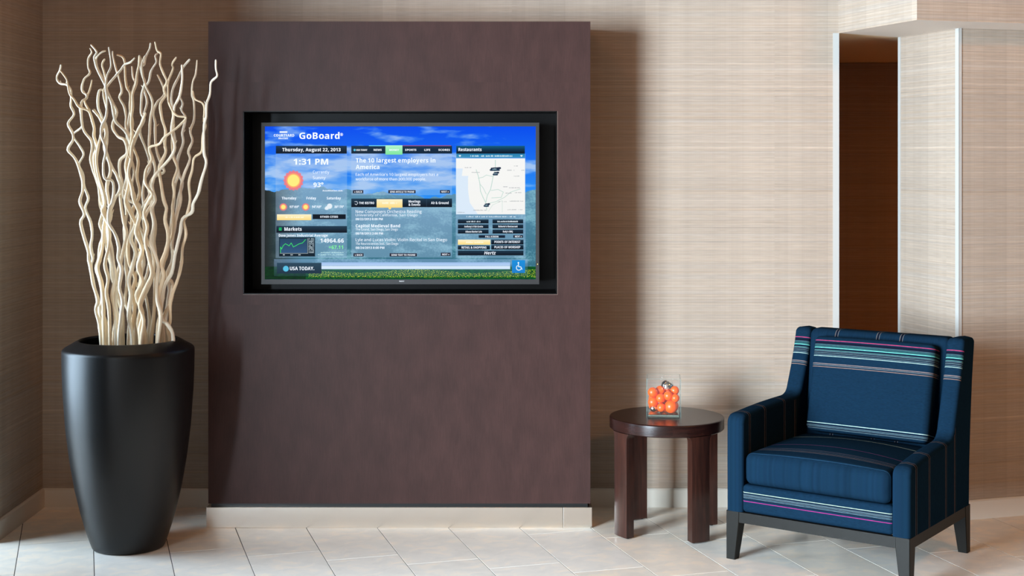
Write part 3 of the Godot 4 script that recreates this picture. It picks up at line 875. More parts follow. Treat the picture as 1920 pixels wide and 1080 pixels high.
# ------------------------------------------------------------------ planter
const POT := Vector3(-1.637, 0, 0.703)
func build_planter():
	var o := thing("planter", POT, "tall black satin planter tapering to its foot, on the pale tiles left of the cabinet", "planter")
	var k := Maker.new()
	var outer := [Vector2(0.0, 0.0), Vector2(0.140, 0.0), Vector2(0.149, 0.003), Vector2(0.153, 0.010), Vector2(0.162, 0.035), Vector2(0.180, 0.09), Vector2(0.199, 0.157), Vector2(0.2225, 0.258), Vector2(0.243, 0.379), Vector2(0.2595, 0.511), Vector2(0.2705, 0.663),
		Vector2(0.2745, 0.76), Vector2(0.2755, 0.83), Vector2(0.2752, 0.840), Vector2(0.2725, 0.847), Vector2(0.266, 0.853), Vector2(0.240, 0.868), Vector2(0.2145, 0.883), Vector2(0.209, 0.8855), Vector2(0.2055, 0.883), Vector2(0.204, 0.877)]
	add_lathe(k, outer, 72)
	put("shell", k.mesh(), M.pot, o)
	var i := Maker.new()
	add_lathe(i, [Vector2(0.204, 0.877), Vector2(0.215, 0.82), Vector2(0.225, 0.74)], 72)
	put("inner_wall", i.mesh(), M.pot, o)
	var s := Maker.new()
	add_lathe(s, [Vector2(0.0, 0.735), Vector2(0.12, 0.733), Vector2(0.226, 0.725)].map(func(q): return q), 40)
	for t in range(0, s.ix.size(), 3):
		var w := s.ix[t]; s.ix[t] = s.ix[t + 1]; s.ix[t + 1] = w
	for t in s.n.size(): s.n[t] = Vector3.UP
	put("filling", s.mesh(), M.soil, o)

var branch_count := 0
func branch(label: String, tip: float, base: float, xyz: Array):
	var pts := []
	for i in range(0, xyz.size(), 3): pts.append(Vector3(xyz[i], xyz[i + 1], xyz[i + 2]))
	var foot: Vector3 = pts[-1]
	var way := []
	for i in pts.size() - 1:
		var p0: Vector3 = pts[maxi(i - 1, 0)]
		var p1: Vector3 = pts[i]
		var p2: Vector3 = pts[i + 1]
		var p3: Vector3 = pts[mini(i + 2, pts.size() - 1)]
		for j in 4: way.append(p1.cubic_interpolate(p2, p0, p3, j / 4.0) - foot)
	way.append(Vector3.ZERO)
	var radii := []
	for i in way.size():
		var t := float(i) / (way.size() - 1)
		var r := lerpf(tip, base, pow(t, 0.75))
		radii.append(r * (1.0 + 0.10 * sin(i * 0.7 + branch_count) + rng.randf_range(-0.05, 0.05)))
	radii[0] = tip * 0.75
	var k := Maker.new()
	add_tube(k, way, radii, 8, 0.05)
	# a few snapped side buds
	for b in 3:
		var at := rng.randi_range(int(way.size() * 0.1), int(way.size() * 0.7))
		var p: Vector3 = way[at]
		var d := Vector3(rng.randf_range(-1, 1), rng.randf_range(0.5, 1.2), rng.randf_range(-0.4, 0.6)).normalized()
		var r: float = radii[at]
		add_tube(k, [p, p + d * r * 1.6, p + d * r * 2.8 + Vector3(0, r * 0.5, 0)], [r * 0.55, r * 0.42, r * 0.2], 5)
	var o := put("branch", k.mesh(), M.branch[branch_count % 3], self, POT + foot)
	tag(o, label, "branch", "bleached curly branches in the planter")
	branch_count += 1

func build_branches():
	branch("outermost pale branch at the left with a loop at its tip", 0.0037, 0.0079, [-0.277, 2.054, 0.039, -0.284, 2.034, 0.028, -0.302, 2.002, 0.017, -0.289, 1.977, 0.017, -0.255, 1.969, 0.029, -0.236, 1.947, 0.038, -0.235, 1.912, 0.035, -0.240, 1.880, 0.022, -0.229, 1.845, 0.014, -0.253, 1.805, 0.018, -0.231, 1.766, 0.030, -0.227, 1.734, 0.036, -0.250, 1.694, 0.029, -0.221, 1.652, 0.016, -0.194, 1.566, 0.011, -0.192, 1.516, 0.018, -0.199, 1.473, 0.030, -0.180, 1.421, 0.032, -0.198, 1.378, 0.022, -0.171, 1.268, 0.010, -0.169, 1.231, 0.008, -0.156, 1.183, 0.018, -0.144, 1.123, 0.028, -0.124, 1.055, 0.027, -0.136, 1.012, 0.015, -0.124, 0.949, 0.004, -0.116, 0.876, 0.007, -0.108, 0.700, 0.006])
	branch("pale branch forked from the loop of the leftmost tip, sloping right", 0.0032, 0.0087, [-0.272, 2.029, 0.067, -0.250, 1.996, 0.057, -0.242, 1.971, 0.060, -0.230, 1.928, 0.071, -0.210, 1.907, 0.078, -0.191, 1.875, 0.071, -0.155, 1.858, 0.058, -0.142, 1.822, 0.052, -0.131, 1.783, 0.058, -0.129, 1.751, 0.069, -0.112, 1.701, 0.072, -0.129, 1.666, 0.062, -0.126, 1.595, 0.048, -0.113, 1.552, 0.045, -0.096, 1.509, 0.054, -0.083, 1.422, 0.063, -0.090, 1.356, 0.061, -0.098, 1.282, 0.048, -0.112, 1.233, 0.036, -0.121, 1.190, 0.037, -0.104, 1.136, 0.047, -0.094, 1.076, 0.055, -0.093, 0.991, 0.048, -0.094, 0.880, 0.033, -0.087, 0.700, 0.031])
	branch("thin pale branch weaving close inside the leftmost one", 0.0033, 0.0080, [-0.222, 1.879, -0.036, -0.215, 1.853, -0.027, -0.207, 1.796, -0.030, -0.250, 1.758, -0.042, -0.223, 1.709, -0.048, -0.205, 1.673, -0.042, -0.221, 1.630, -0.029, -0.201, 1.587, -0.022, -0.198, 1.536, -0.029, -0.184, 1.486, -0.040, -0.198, 1.442, -0.044, -0.172, 1.382, -0.034, -0.162, 1.327, -0.021, -0.167, 1.278, -0.018, -0.161, 1.228, -0.027, -0.172, 1.191, -0.038, -0.159, 1.111, -0.037, -0.135, 1.044, -0.024, -0.126, 0.984, -0.013, -0.116, 0.935, -0.014, -0.108, 0.872, -0.025, -0.100, 0.700, -0.024])
	branch("pale branch with a hooked tip, left of the tall left tuft", 0.0033, 0.0082, [-0.164, 2.128, 0.005, -0.160, 2.110, -0.007, -0.176, 2.083, -0.012, -0.174, 2.046, -0.004, -0.163, 2.020, 0.008, -0.187, 1.995, 0.011, -0.199, 1.960, 0.002, -0.197, 1.939, -0.010, -0.184, 1.930, -0.011, -0.180, 1.913, -0.000, -0.198, 1.895, 0.011, -0.198, 1.823, 0.010, -0.191, 1.774, -0.002, -0.163, 1.734, -0.011, -0.159, 1.695, -0.008, -0.161, 1.652, 0.004, -0.144, 1.594, 0.012, -0.126, 1.537, 0.007, -0.122, 1.479, -0.005, -0.113, 1.432, -0.012, -0.124, 1.377, -0.005, -0.108, 1.329, 0.007, -0.119, 1.280, 0.012, -0.127, 1.231, 0.004, -0.140, 1.187, -0.009, -0.125, 1.131, -0.011, -0.113, 1.071, -0.002, -0.111, 1.011, 0.010, -0.093, 0.950, 0.011, -0.093, 0.876, -0.000, -0.087, 0.700, -0.000])
	branch("short blunt branch below the hooked tip on the left", 0.0037, 0.0085, [-0.183, 1.997, -0.090, -0.192, 1.957, -0.092, -0.205, 1.917, -0.081, -0.207, 1.898, -0.069, -0.185, 1.855, -0.067, -0.169, 1.797, -0.075, -0.171, 1.753, -0.085, -0.164, 1.702, -0.082, -0.171, 1.652, -0.068, -0.153, 1.579, -0.057, -0.138, 1.536, -0.058, -0.142, 1.461, -0.068, -0.128, 1.411, -0.075, -0.112, 1.331, -0.067, -0.108, 1.264, -0.052, -0.082, 1.190, -0.043, -0.068, 1.128, -0.048, -0.059, 1.066, -0.059, -0.069, 1.004, -0.061, -0.077, 0.869, -0.048, -0.072, 0.700, -0.046])
	branch("crooked branch whose tip bends left at the tall left tuft", 0.0039, 0.0083, [-0.145, 2.138, 0.056, -0.117, 2.106, 0.067, -0.128, 2.084, 0.067, -0.121, 2.042, 0.056, -0.108, 2.006, 0.044, -0.088, 1.965, 0.044, -0.082, 1.943, 0.055, -0.107, 1.943, 0.065, -0.114, 1.879, 0.060, -0.102, 1.837, 0.047, -0.086, 1.794, 0.038, -0.080, 1.737, 0.042, -0.082, 1.680, 0.053, -0.057, 1.623, 0.058, -0.035, 1.580, 0.051, -0.026, 1.530, 0.037, -0.053, 1.480, 0.031, -0.070, 1.427, 0.039, -0.079, 1.367, 0.049, -0.086, 1.331, 0.051, -0.080, 1.282, 0.041, -0.068, 1.220, 0.028, -0.063, 1.147, 0.025, -0.042, 1.099, 0.035, -0.044, 1.039, 0.044, -0.028, 0.954, 0.041, -0.029, 0.879, 0.028, -0.027, 0.700, 0.027])
	branch("branch with a tip arched over to the right in the left tuft", 0.0034, 0.0093, [-0.103, 2.118, -0.019, -0.120, 2.112, -0.018, -0.139, 2.098, -0.028, -0.151, 2.081, -0.039, -0.142, 2.041, -0.038, -0.119, 2.005, -0.026, -0.102, 1.968, -0.016, -0.090, 1.925, -0.018, -0.077, 1.897, -0.030, -0.061, 1.854, -0.038, -0.078, 1.796, -0.032, -0.052, 1.752, -0.020, -0.020, 1.734, -0.012, -0.012, 1.680, -0.018, -0.045, 1.648, -0.030, -0.047, 1.594, -0.035, -0.036, 1.551, -0.026, -0.038, 1.479, -0.013, -0.024, 1.389, -0.009, -0.015, 1.339, -0.018, -0.028, 1.277, -0.029, -0.047, 1.191, -0.029, -0.057, 1.143, -0.018, -0.047, 1.071, -0.007, -0.028, 0.985, -0.006, -0.031, 0.873, -0.017, -0.028, 0.700, -0.016])
	branch("branch with a short curled tip inside the left tuft", 0.0037, 0.0085, [-0.067, 2.073, 0.124, -0.079, 2.049, 0.121, -0.074, 2.018, 0.108, -0.068, 1.976, 0.097, -0.080, 1.934, 0.099, -0.067, 1.884, 0.109, -0.060, 1.849, 0.115, -0.074, 1.807, 0.108, -0.090, 1.765, 0.093, -0.105, 1.708, 0.085, -0.112, 1.652, 0.089, -0.101, 1.588, 0.099, -0.080, 1.518, 0.100, -0.076, 1.468, 0.089, -0.091, 1.435, 0.076, -0.072, 1.386, 0.071, -0.060, 1.338, 0.079, -0.061, 1.285, 0.088, -0.077, 1.212, 0.085, -0.068, 1.151, 0.071, -0.079, 1.089, 0.058, -0.068, 1.016, 0.057, -0.062, 0.883, 0.062, -0.057, 0.700, 0.059])
	branch("straightest upright branch, tallest of the left tuft", 0.0032, 0.0082, [-0.046, 2.121, 0.140, -0.042, 2.080, 0.130, -0.039, 2.038, 0.132, -0.052, 2.002, 0.143, -0.057, 1.953, 0.147, -0.054, 1.904, 0.137, -0.063, 1.834, 0.121, -0.083, 1.792, 0.114, -0.083, 1.750, 0.119, -0.061, 1.694, 0.128, -0.072, 1.631, 0.128, -0.070, 1.574, 0.115, -0.042, 1.563, 0.103, -0.036, 1.518, 0.099, -0.042, 1.468, 0.107, -0.050, 1.448, 0.117, -0.054, 1.388, 0.113, -0.031, 1.339, 0.098, -0.019, 1.284, 0.086, -0.022, 1.236, 0.086, -0.004, 1.189, 0.095, -0.012, 1.117, 0.100, -0.001, 1.056, 0.092, -0.012, 0.994, 0.076, -0.025, 0.883, 0.063, -0.024, 0.700, 0.060])
	branch("slender branch bending right below its tip, beside the left tuft", 0.0035, 0.0089, [-0.099, 2.123, -0.111, -0.097, 2.101, -0.109, -0.080, 2.045, -0.095, -0.063, 2.001, -0.084, -0.052, 1.950, -0.085, -0.066, 1.921, -0.097, -0.048, 1.885, -0.103, -0.037, 1.841, -0.096, -0.033, 1.790, -0.082, -0.013, 1.739, -0.074, -0.020, 1.681, -0.078, -0.031, 1.608, -0.088, -0.026, 1.550, -0.090, -0.035, 1.477, -0.079, -0.026, 1.424, -0.065, -0.034, 1.350, -0.060, -0.030, 1.275, -0.067, -0.032, 1.200, -0.075, -0.025, 1.126, -0.073, -0.031, 1.041, -0.059, -0.006, 0.981, -0.046, -0.013, 0.870, -0.043, -0.012, 0.700, -0.041])
	branch("branch with a flat hooked tip above the middle of the bunch", 0.0038, 0.0091, [-0.039, 2.096, 0.046, -0.020, 2.090, 0.034, -0.009, 2.069, 0.031, -0.004, 2.008, 0.040, 0.006, 1.957, 0.050, 0.020, 1.929, 0.050, 0.017, 1.865, 0.039, 0.025, 1.802, 0.027, 0.015, 1.737, 0.027, 0.035, 1.691, 0.038, 0.053, 1.644, 0.047, 0.046, 1.580, 0.042, 0.054, 1.523, 0.029, 0.049, 1.491, 0.021, 0.035, 1.459, 0.025, 0.025, 1.427, 0.037, 0.022, 1.355, 0.042, 0.006, 1.281, 0.034, 0.009, 1.207, 0.021, 0.032, 1.146, 0.015, 0.022, 1.086, 0.023, 0.034, 1.014, 0.033, 0.025, 0.953, 0.035, 0.015, 0.879, 0.024, 0.014, 0.700, 0.023])
	branch("thin branch slanting up to the right across the left tuft", 0.0036, 0.0094, [0.051, 2.079, 0.097, 0.031, 2.061, 0.090, 0.002, 2.052, 0.077, -0.017, 2.027, 0.071, -0.058, 1.977, 0.077, -0.070, 1.948, 0.089, -0.055, 1.913, 0.091, -0.048, 1.878, 0.080, -0.038, 1.815, 0.067, -0.012, 1.786, 0.064, 0.014, 1.758, 0.074, 0.030, 1.701, 0.083, 0.010, 1.637, 0.080, 0.010, 1.574, 0.066, -0.007, 1.509, 0.055, 0.021, 1.440, 0.055, 0.045, 1.380, 0.065, 0.028, 1.320, 0.071, 0.045, 1.259, 0.065, 0.029, 1.197, 0.050, 0.011, 1.136, 0.041, 0.022, 1.076, 0.046, 0.015, 0.992, 0.055, 0.031, 0.883, 0.057, 0.028, 0.700, 0.054])
	branch("branch with a short upright tip in the centre of the bunch", 0.0040, 0.0080, [-0.022, 2.059, -0.137, -0.015, 2.010, -0.130, -0.002, 1.988, -0.116, -0.013, 1.944, -0.108, -0.021, 1.885, -0.112, -0.033, 1.813, -0.121, -0.040, 1.739, -0.122, -0.022, 1.666, -0.110, -0.002, 1.601, -0.095, -0.010, 1.535, -0.089, 0.003, 1.477, -0.096, -0.018, 1.410, -0.104, 0.007, 1.348, -0.102, 0.008, 1.274, -0.087, 0.027, 1.201, -0.073, 0.009, 1.139, -0.071, 0.025, 1.076, -0.080, -0.001, 1.014, -0.086, 0.013, 0.940, -0.079, 0.024, 0.868, -0.063, 0.022, 0.700, -0.060])
	branch("thick-tipped branch just right of the centre of the bunch", 0.0048, 0.0081, [0.081, 2.087, 0.134, 0.075, 2.052, 0.119, 0.065, 2.011, 0.112, 0.063, 1.968, 0.118, 0.051, 1.925, 0.128, 0.051, 1.876, 0.129, 0.041, 1.806, 0.116, 0.041, 1.750, 0.101, 0.025, 1.680, 0.096, 0.017, 1.623, 0.104, 0.029, 1.553, 0.111, 0.015, 1.482, 0.107, 0.025, 1.440, 0.094, 0.061, 1.356, 0.080, 0.073, 1.296, 0.079, 0.069, 1.224, 0.088, 0.076, 1.152, 0.093, 0.065, 1.091, 0.085, 0.070, 1.029, 0.070, 0.055, 0.956, 0.059, 0.065, 0.883, 0.062, 0.061, 0.700, 0.059])
	branch("tall branch with a tip leaning right, first of the two highest", 0.0037, 0.0092, [0.094, 2.150, 0.001, 0.087, 2.126, -0.010, 0.070, 2.090, -0.010, 0.064, 2.053, 0.001, 0.051, 2.088, 0.011, 0.059, 2.017, 0.009, 0.069, 1.982, -0.003, 0.054, 1.932, -0.012, 0.051, 1.853, -0.008, 0.067, 1.824, 0.005, 0.046, 1.773, 0.012, 0.019, 1.709, 0.006, -0.002, 1.659, -0.006, -0.011, 1.594, -0.012, 0.006, 1.537, -0.004, 0.002, 1.480, 0.008, 0.049, 1.457, 0.012, 0.035, 1.389, 0.003, 0.062, 1.322, -0.009, 0.049, 1.279, -0.011, 0.064, 1.218, -0.001, 0.055, 1.158, 0.010, 0.061, 1.097, 0.010, 0.028, 1.028, -0.001, 0.022, 0.960, -0.011, 0.025, 0.874, -0.009, 0.024, 0.700, -0.009])
	branch("branch with a plain tip under the first of the two highest", 0.0035, 0.0091, [0.087, 2.091, 0.066, 0.072, 2.057, 0.058, 0.077, 2.007, 0.063, 0.094, 1.956, 0.074, 0.116, 1.914, 0.078, 0.119, 1.879, 0.069, 0.107, 1.829, 0.055, 0.102, 1.765, 0.050, 0.102, 1.701, 0.058, 0.121, 1.652, 0.068, 0.131, 1.602, 0.068, 0.115, 1.552, 0.056, 0.097, 1.495, 0.044, 0.076, 1.458, 0.044, 0.121, 1.477, 0.056, 0.093, 1.428, 0.064, 0.080, 1.380, 0.060, 0.091, 1.306, 0.046, 0.110, 1.269, 0.036, 0.117, 1.196, 0.039, 0.101, 1.124, 0.050, 0.066, 1.040, 0.054, 0.070, 0.978, 0.046, 0.078, 0.879, 0.030, 0.073, 0.700, 0.029])
	branch("tall branch with the highest tip of all, bending to the right", 0.0036, 0.0093, [0.136, 2.147, 0.095, 0.143, 2.111, 0.088, 0.161, 2.096, 0.096, 0.160, 2.053, 0.106, 0.176, 2.011, 0.108, 0.186, 1.980, 0.097, 0.171, 1.949, 0.084, 0.177, 1.920, 0.082, 0.158, 1.885, 0.091, 0.167, 1.821, 0.099, 0.181, 1.772, 0.097, 0.174, 1.722, 0.084, 0.175, 1.680, 0.072, 0.150, 1.623, 0.072, 0.156, 1.567, 0.082, 0.171, 1.482, 0.087, 0.181, 1.446, 0.082, 0.172, 1.398, 0.067, 0.182, 1.337, 0.058, 0.177, 1.277, 0.062, 0.158, 1.211, 0.072, 0.168, 1.163, 0.075, 0.144, 1.077, 0.064, 0.150, 1.015, 0.049, 0.139, 0.954, 0.044, 0.135, 0.882, 0.050, 0.126, 0.700, 0.048])
	branch("branch curving left beneath the highest tip", 0.0037, 0.0079, [0.114, 2.115, -0.061, 0.102, 2.098, -0.049, 0.107, 2.071, -0.045, 0.083, 2.035, -0.053, 0.070, 1.989, -0.064, 0.051, 1.956, -0.065, 0.065, 1.898, -0.053, 0.048, 1.825, -0.040, 0.038, 1.767, -0.040, 0.062, 1.695, -0.049, 0.078, 1.623, -0.058, 0.054, 1.565, -0.054, 0.050, 1.507, -0.041, 0.056, 1.457, -0.031, 0.043, 1.431, -0.035, 0.059, 1.363, -0.046, 0.045, 1.301, -0.051, 0.078, 1.240, -0.044, 0.072, 1.167, -0.030, 0.059, 1.106, -0.023, 0.072, 1.032, -0.029, 0.079, 0.957, -0.040, 0.069, 0.870, -0.042, 0.064, 0.700, -0.039])
	branch("branch with a straight bare tip leaning left, right of the centre", 0.0040, 0.0093, [0.103, 2.019, -0.080, 0.128, 1.971, -0.076, 0.135, 1.931, -0.063, 0.108, 1.898, -0.054, 0.091, 1.854, -0.057, 0.096, 1.811, -0.069, 0.096, 1.739, -0.073, 0.106, 1.681, -0.065, 0.131, 1.623, -0.051, 0.139, 1.597, -0.045, 0.094, 1.576, -0.053, 0.070, 1.521, -0.064, 0.087, 1.478, -0.065, 0.088, 1.436, -0.055, 0.103, 1.369, -0.041, 0.098, 1.302, -0.039, 0.102, 1.246, -0.048, 0.087, 1.189, -0.057, 0.100, 1.140, -0.054, 0.103, 1.067, -0.041, 0.100, 0.982, -0.029, 0.088, 0.872, -0.029, 0.082, 0.700, -0.028])
	branch("branch with a stepped tip, at the right half of the bunch", 0.0037, 0.0078, [0.213, 2.086, 0.040, 0.193, 2.058, 0.031, 0.194, 2.038, 0.019, 0.174, 1.988, 0.016, 0.174, 1.952, 0.026, 0.180, 1.894, 0.036, 0.195, 1.858, 0.036, 0.198, 1.794, 0.024, 0.188, 1.737, 0.013, 0.193, 1.666, 0.014, 0.214, 1.616, 0.026, 0.198, 1.559, 0.034, 0.202, 1.509, 0.030, 0.190, 1.451, 0.017, 0.192, 1.414, 0.009, 0.190, 1.335, 0.014, 0.175, 1.293, 0.026, 0.170, 1.245, 0.031, 0.150, 1.195, 0.023, 0.153, 1.145, 0.010, 0.133, 1.072, 0.005, 0.136, 1.018, 0.014, 0.138, 0.879, 0.024, 0.128, 0.700, 0.023])
	branch("stout branch with a split leaning tip, at the right half", 0.0048, 0.0080, [0.253, 2.083, -0.039, 0.221, 2.049, -0.051, 0.197, 1.999, -0.052, 0.180, 1.958, -0.041, 0.176, 1.911, -0.029, 0.185, 1.853, -0.028, 0.178, 1.796, -0.039, 0.186, 1.731, -0.048, 0.181, 1.673, -0.045, 0.204, 1.601, -0.032, 0.192, 1.536, -0.022, 0.187, 1.479, -0.025, 0.178, 1.419, -0.036, 0.168, 1.351, -0.042, 0.160, 1.277, -0.035, 0.142, 1.192, -0.021, 0.134, 1.131, -0.015, 0.142, 1.057, -0.021, 0.121, 1.007, -0.033, 0.135, 0.945, -0.035, 0.144, 0.872, -0.025, 0.134, 0.700, -0.024])
	branch("smooth branch rising just inside the stout leaning one", 0.0048, 0.0080, [0.260, 2.047, 0.144, 0.263, 1.988, 0.148, 0.250, 1.918, 0.139, 0.226, 1.876, 0.124, 0.219, 1.835, 0.116, 0.211, 1.771, 0.119, 0.227, 1.701, 0.128, 0.203, 1.652, 0.129, 0.143, 1.588, 0.117, 0.126, 1.539, 0.102, 0.138, 1.482, 0.097, 0.124, 1.442, 0.105, 0.135, 1.382, 0.113, 0.122, 1.310, 0.109, 0.137, 1.255, 0.095, 0.146, 1.200, 0.081, 0.140, 1.127, 0.079, 0.144, 1.055, 0.087, 0.160, 0.996, 0.093, 0.147, 0.886, 0.083, 0.137, 0.700, 0.079])
	branch("sharply kinked branch with an elbow jutting to the right", 0.0039, 0.0079, [0.212, 1.889, 0.169, 0.223, 1.858, 0.161, 0.242, 1.834, 0.146, 0.277, 1.827, 0.141, 0.249, 1.792, 0.147, 0.223, 1.769, 0.157, 0.189, 1.742, 0.159, 0.166, 1.716, 0.147, 0.123, 1.701, 0.135, 0.131, 1.652, 0.130, 0.110, 1.610, 0.138, 0.108, 1.554, 0.145, 0.135, 1.511, 0.141, 0.121, 1.485, 0.128, 0.094, 1.430, 0.115, 0.109, 1.370, 0.114, 0.102, 1.311, 0.122, 0.115, 1.251, 0.126, 0.127, 1.178, 0.116, 0.102, 1.123, 0.100, 0.069, 1.043, 0.088, 0.088, 0.977, 0.091, 0.080, 0.888, 0.097, 0.075, 0.700, 0.092])
	branch("tan branch running down from the jutting elbow", 0.0039, 0.0093, [0.195, 1.925, -0.102, 0.205, 1.896, -0.113, 0.199, 1.867, -0.115, 0.220, 1.832, -0.104, 0.209, 1.768, -0.089, 0.213, 1.724, -0.087, 0.186, 1.648, -0.094, 0.190, 1.593, -0.102, 0.206, 1.550, -0.099, 0.192, 1.477, -0.085, 0.180, 1.362, -0.070, 0.167, 1.294, -0.070, 0.169, 1.225, -0.079, 0.149, 1.138, -0.084, 0.156, 1.089, -0.077, 0.154, 1.041, -0.062, 0.145, 0.955, -0.052, 0.155, 0.869, -0.055, 0.145, 0.700, -0.052])
	branch("slim branch with an upright tip, third from the right", 0.0035, 0.0084, [0.287, 2.078, -0.023, 0.284, 2.018, -0.011, 0.273, 1.982, -0.002, 0.269, 1.932, -0.006, 0.275, 1.896, -0.018, 0.274, 1.824, -0.025, 0.259, 1.774, -0.019, 0.271, 1.731, -0.006, 0.255, 1.687, -0.000, 0.260, 1.652, -0.007, 0.232, 1.587, -0.019, 0.217, 1.529, -0.023, 0.219, 1.479, -0.013, 0.211, 1.432, -0.001, 0.196, 1.365, 0.001, 0.183, 1.291, -0.009, 0.185, 1.229, -0.020, 0.158, 1.155, -0.019, 0.186, 1.120, -0.008, 0.175, 1.035, 0.003, 0.147, 0.974, 0.001, 0.138, 0.874, -0.010, 0.129, 0.700, -0.010])
	branch("forked branch between the last two upright tips on the right", 0.0033, 0.0081, [0.281, 1.944, 0.032, 0.293, 1.908, 0.044, 0.323, 1.893, 0.051, 0.333, 1.872, 0.045, 0.328, 1.823, 0.032, 0.334, 1.794, 0.026, 0.322, 1.751, 0.032, 0.321, 1.687, 0.043, 0.290, 1.659, 0.047, 0.280, 1.609, 0.038, 0.263, 1.552, 0.025, 0.267, 1.480, 0.021, 0.255, 1.415, 0.030, 0.245, 1.391, 0.041, 0.254, 1.336, 0.040, 0.236, 1.275, 0.028, 0.230, 1.213, 0.017, 0.215, 1.146, 0.018, 0.194, 1.080, 0.028, 0.186, 1.032, 0.037, 0.185, 0.971, 0.032, 0.173, 0.927, 0.019, 0.177, 0.877, 0.011, 0.165, 0.700, 0.010])
	branch("outermost pale branch at the right, crossing in front of the cabinet", 0.0036, 0.0089, [0.392, 2.072, 0.097, 0.391, 2.033, 0.090, 0.393, 2.004, 0.076, 0.366, 1.978, 0.069, 0.363, 1.928, 0.075, 0.351, 1.885, 0.086, 0.350, 1.835, 0.088, 0.341, 1.807, 0.079, 0.335, 1.765, 0.065, 0.335, 1.680, 0.060, 0.346, 1.637, 0.069, 0.328, 1.567, 0.078, 0.314, 1.510, 0.076, 0.290, 1.467, 0.064, 0.281, 1.428, 0.052, 0.242, 1.401, 0.053, 0.235, 1.344, 0.063, 0.215, 1.253, 0.069, 0.199, 1.174, 0.063, 0.168, 1.124, 0.049, 0.153, 1.057, 0.039, 0.148, 1.015, 0.043, 0.157, 0.973, 0.054, 0.183, 0.950, 0.059, 0.202, 0.891, 0.050, 0.188, 0.700, 0.048])
	branch("short snapped stub with a blunt end, left of the centre", 0.0060, 0.0086, [-0.123, 1.862, 0.102, -0.102, 1.835, 0.094, -0.089, 1.807, 0.081, -0.076, 1.765, 0.075, -0.081, 1.708, 0.082, -0.061, 1.652, 0.091, -0.052, 1.602, 0.091, -0.071, 1.538, 0.079, -0.067, 1.481, 0.065, -0.059, 1.416, 0.063, -0.071, 1.356, 0.072, -0.054, 1.284, 0.079, -0.046, 1.223, 0.075, -0.041, 1.150, 0.060, -0.057, 1.076, 0.048, -0.044, 0.991, 0.049, -0.039, 0.883, 0.057, -0.036, 0.700, 0.054])
	branch("short peeling stub with a broad end, at the centre", 0.0060, 0.0095, [0.111, 1.847, 0.150, 0.092, 1.806, 0.136, 0.068, 1.764, 0.124, 0.047, 1.708, 0.125, 0.046, 1.652, 0.134, 0.036, 1.595, 0.138, 0.048, 1.532, 0.128, 0.051, 1.483, 0.112, 0.073, 1.418, 0.103, 0.059, 1.346, 0.106, 0.088, 1.274, 0.114, 0.069, 1.202, 0.113, 0.084, 1.141, 0.100, 0.056, 1.079, 0.085, 0.079, 1.006, 0.079, 0.071, 0.935, 0.085, 0.076, 0.887, 0.093, 0.071, 0.700, 0.088])
# ------------------------------------------------------------------ side table
const TABLE := Vector3(0.689, 0, 0.438)
func build_table():
	var o := thing("side_table", TABLE, "small round dark wood side table with four broad curved legs beside the armchair", "table")
	var top := 0.511
	var R := 0.254
	var k := Maker.new()
	add_lathe(k, [Vector2(0.0, top - 0.052), Vector2(R - 0.004, top - 0.052), Vector2(R, top - 0.048), Vector2(R, top - 0.006), Vector2(R - 0.0025, top - 0.0015), Vector2(R - 0.008, top), Vector2(0.0, top)], 80)
	# level normals on the flat faces
	for i in k.n.size():
		if absf(k.v[i].y - top) < 1e-5: k.n[i] = Vector3.UP
		elif absf(k.v[i].y - top + 0.052) < 1e-5: k.n[i] = Vector3.DOWN
		k.uv[i] = Vector2(k.v[i].x, k.v[i].z) * 1.2 if absf(k.n[i].y) > 0.7 else Vector2(k.v[i].y, atan2(k.v[i].x, k.v[i].z) * R) * 1.2
	put("tabletop", k.mesh(), M.top_wood, o)
	for a in [30.0, 120.0, 210.0, 300.0]:
		var g := Maker.new()
		var phi := deg_to_rad(a)
		var ri := R - 0.046
		var ro := R - 0.001
		var rows := [[0.006, 0.047], [0.25, 0.047], [0.430, 0.047], [0.440, 0.048], [0.449, 0.0515], [0.455, 0.056], [0.459, 0.063]]
		var cols := 9
		var outer := []; var inner := []; var left := []; var right := []; var uo := []; var us := []
		for row in rows:
			for c in cols:
				var t: float = phi + (float(c) / (cols - 1) * 2.0 - 1.0) * row[1] / ro
				outer.append(Vector3(sin(t) * ro, row[0], cos(t) * ro))
				uo.append(Vector2(t * ro * 1.5, row[0] * 1.2))
			for c in cols:
				var t: float = phi - (float(c) / (cols - 1) * 2.0 - 1.0) * row[1] / ro
				inner.append(Vector3(sin(t) * ri, row[0], cos(t) * ri))
			var t0: float = phi - row[1] / ro
			var t1: float = phi + row[1] / ro
			left.append(Vector3(sin(t0) * ri, row[0], cos(t0) * ri)); left.append(Vector3(sin(t0) * ro, row[0], cos(t0) * ro))
			right.append(Vector3(sin(t1) * ro, row[0], cos(t1) * ro)); right.append(Vector3(sin(t1) * ri, row[0], cos(t1) * ri))
			us.append(Vector2(0.3, row[0] * 1.2)); us.append(Vector2(0.36, row[0] * 1.2))
		g.grid(outer, cols, uo); g.grid(inner, cols, uo); g.grid(left, 2, us); g.grid(right, 2, us)
		for c in cols - 1:
			g.face(inner[cols - 1 - c], inner[cols - 2 - c], outer[c + 1], outer[c])
		var leg := put("leg", g.mesh(), M.wood, o)
		for s in [-0.6, 0.6]:
			var f := Maker.new()
			var t: float = phi + s * 0.047 / ro
			var pr := [Vector2(0, 0), Vector2(0.007, 0), Vector2(0.007, 0.008), Vector2(0, 0.008)]
			var first := f.v.size()
			add_lathe(f, pr, 10)
			for i in range(first, f.v.size()): f.v[i] += Vector3(sin(t), 0, cos(t)) * (R - 0.024)
			put("foot_glide", f.mesh(), M.glide, leg)

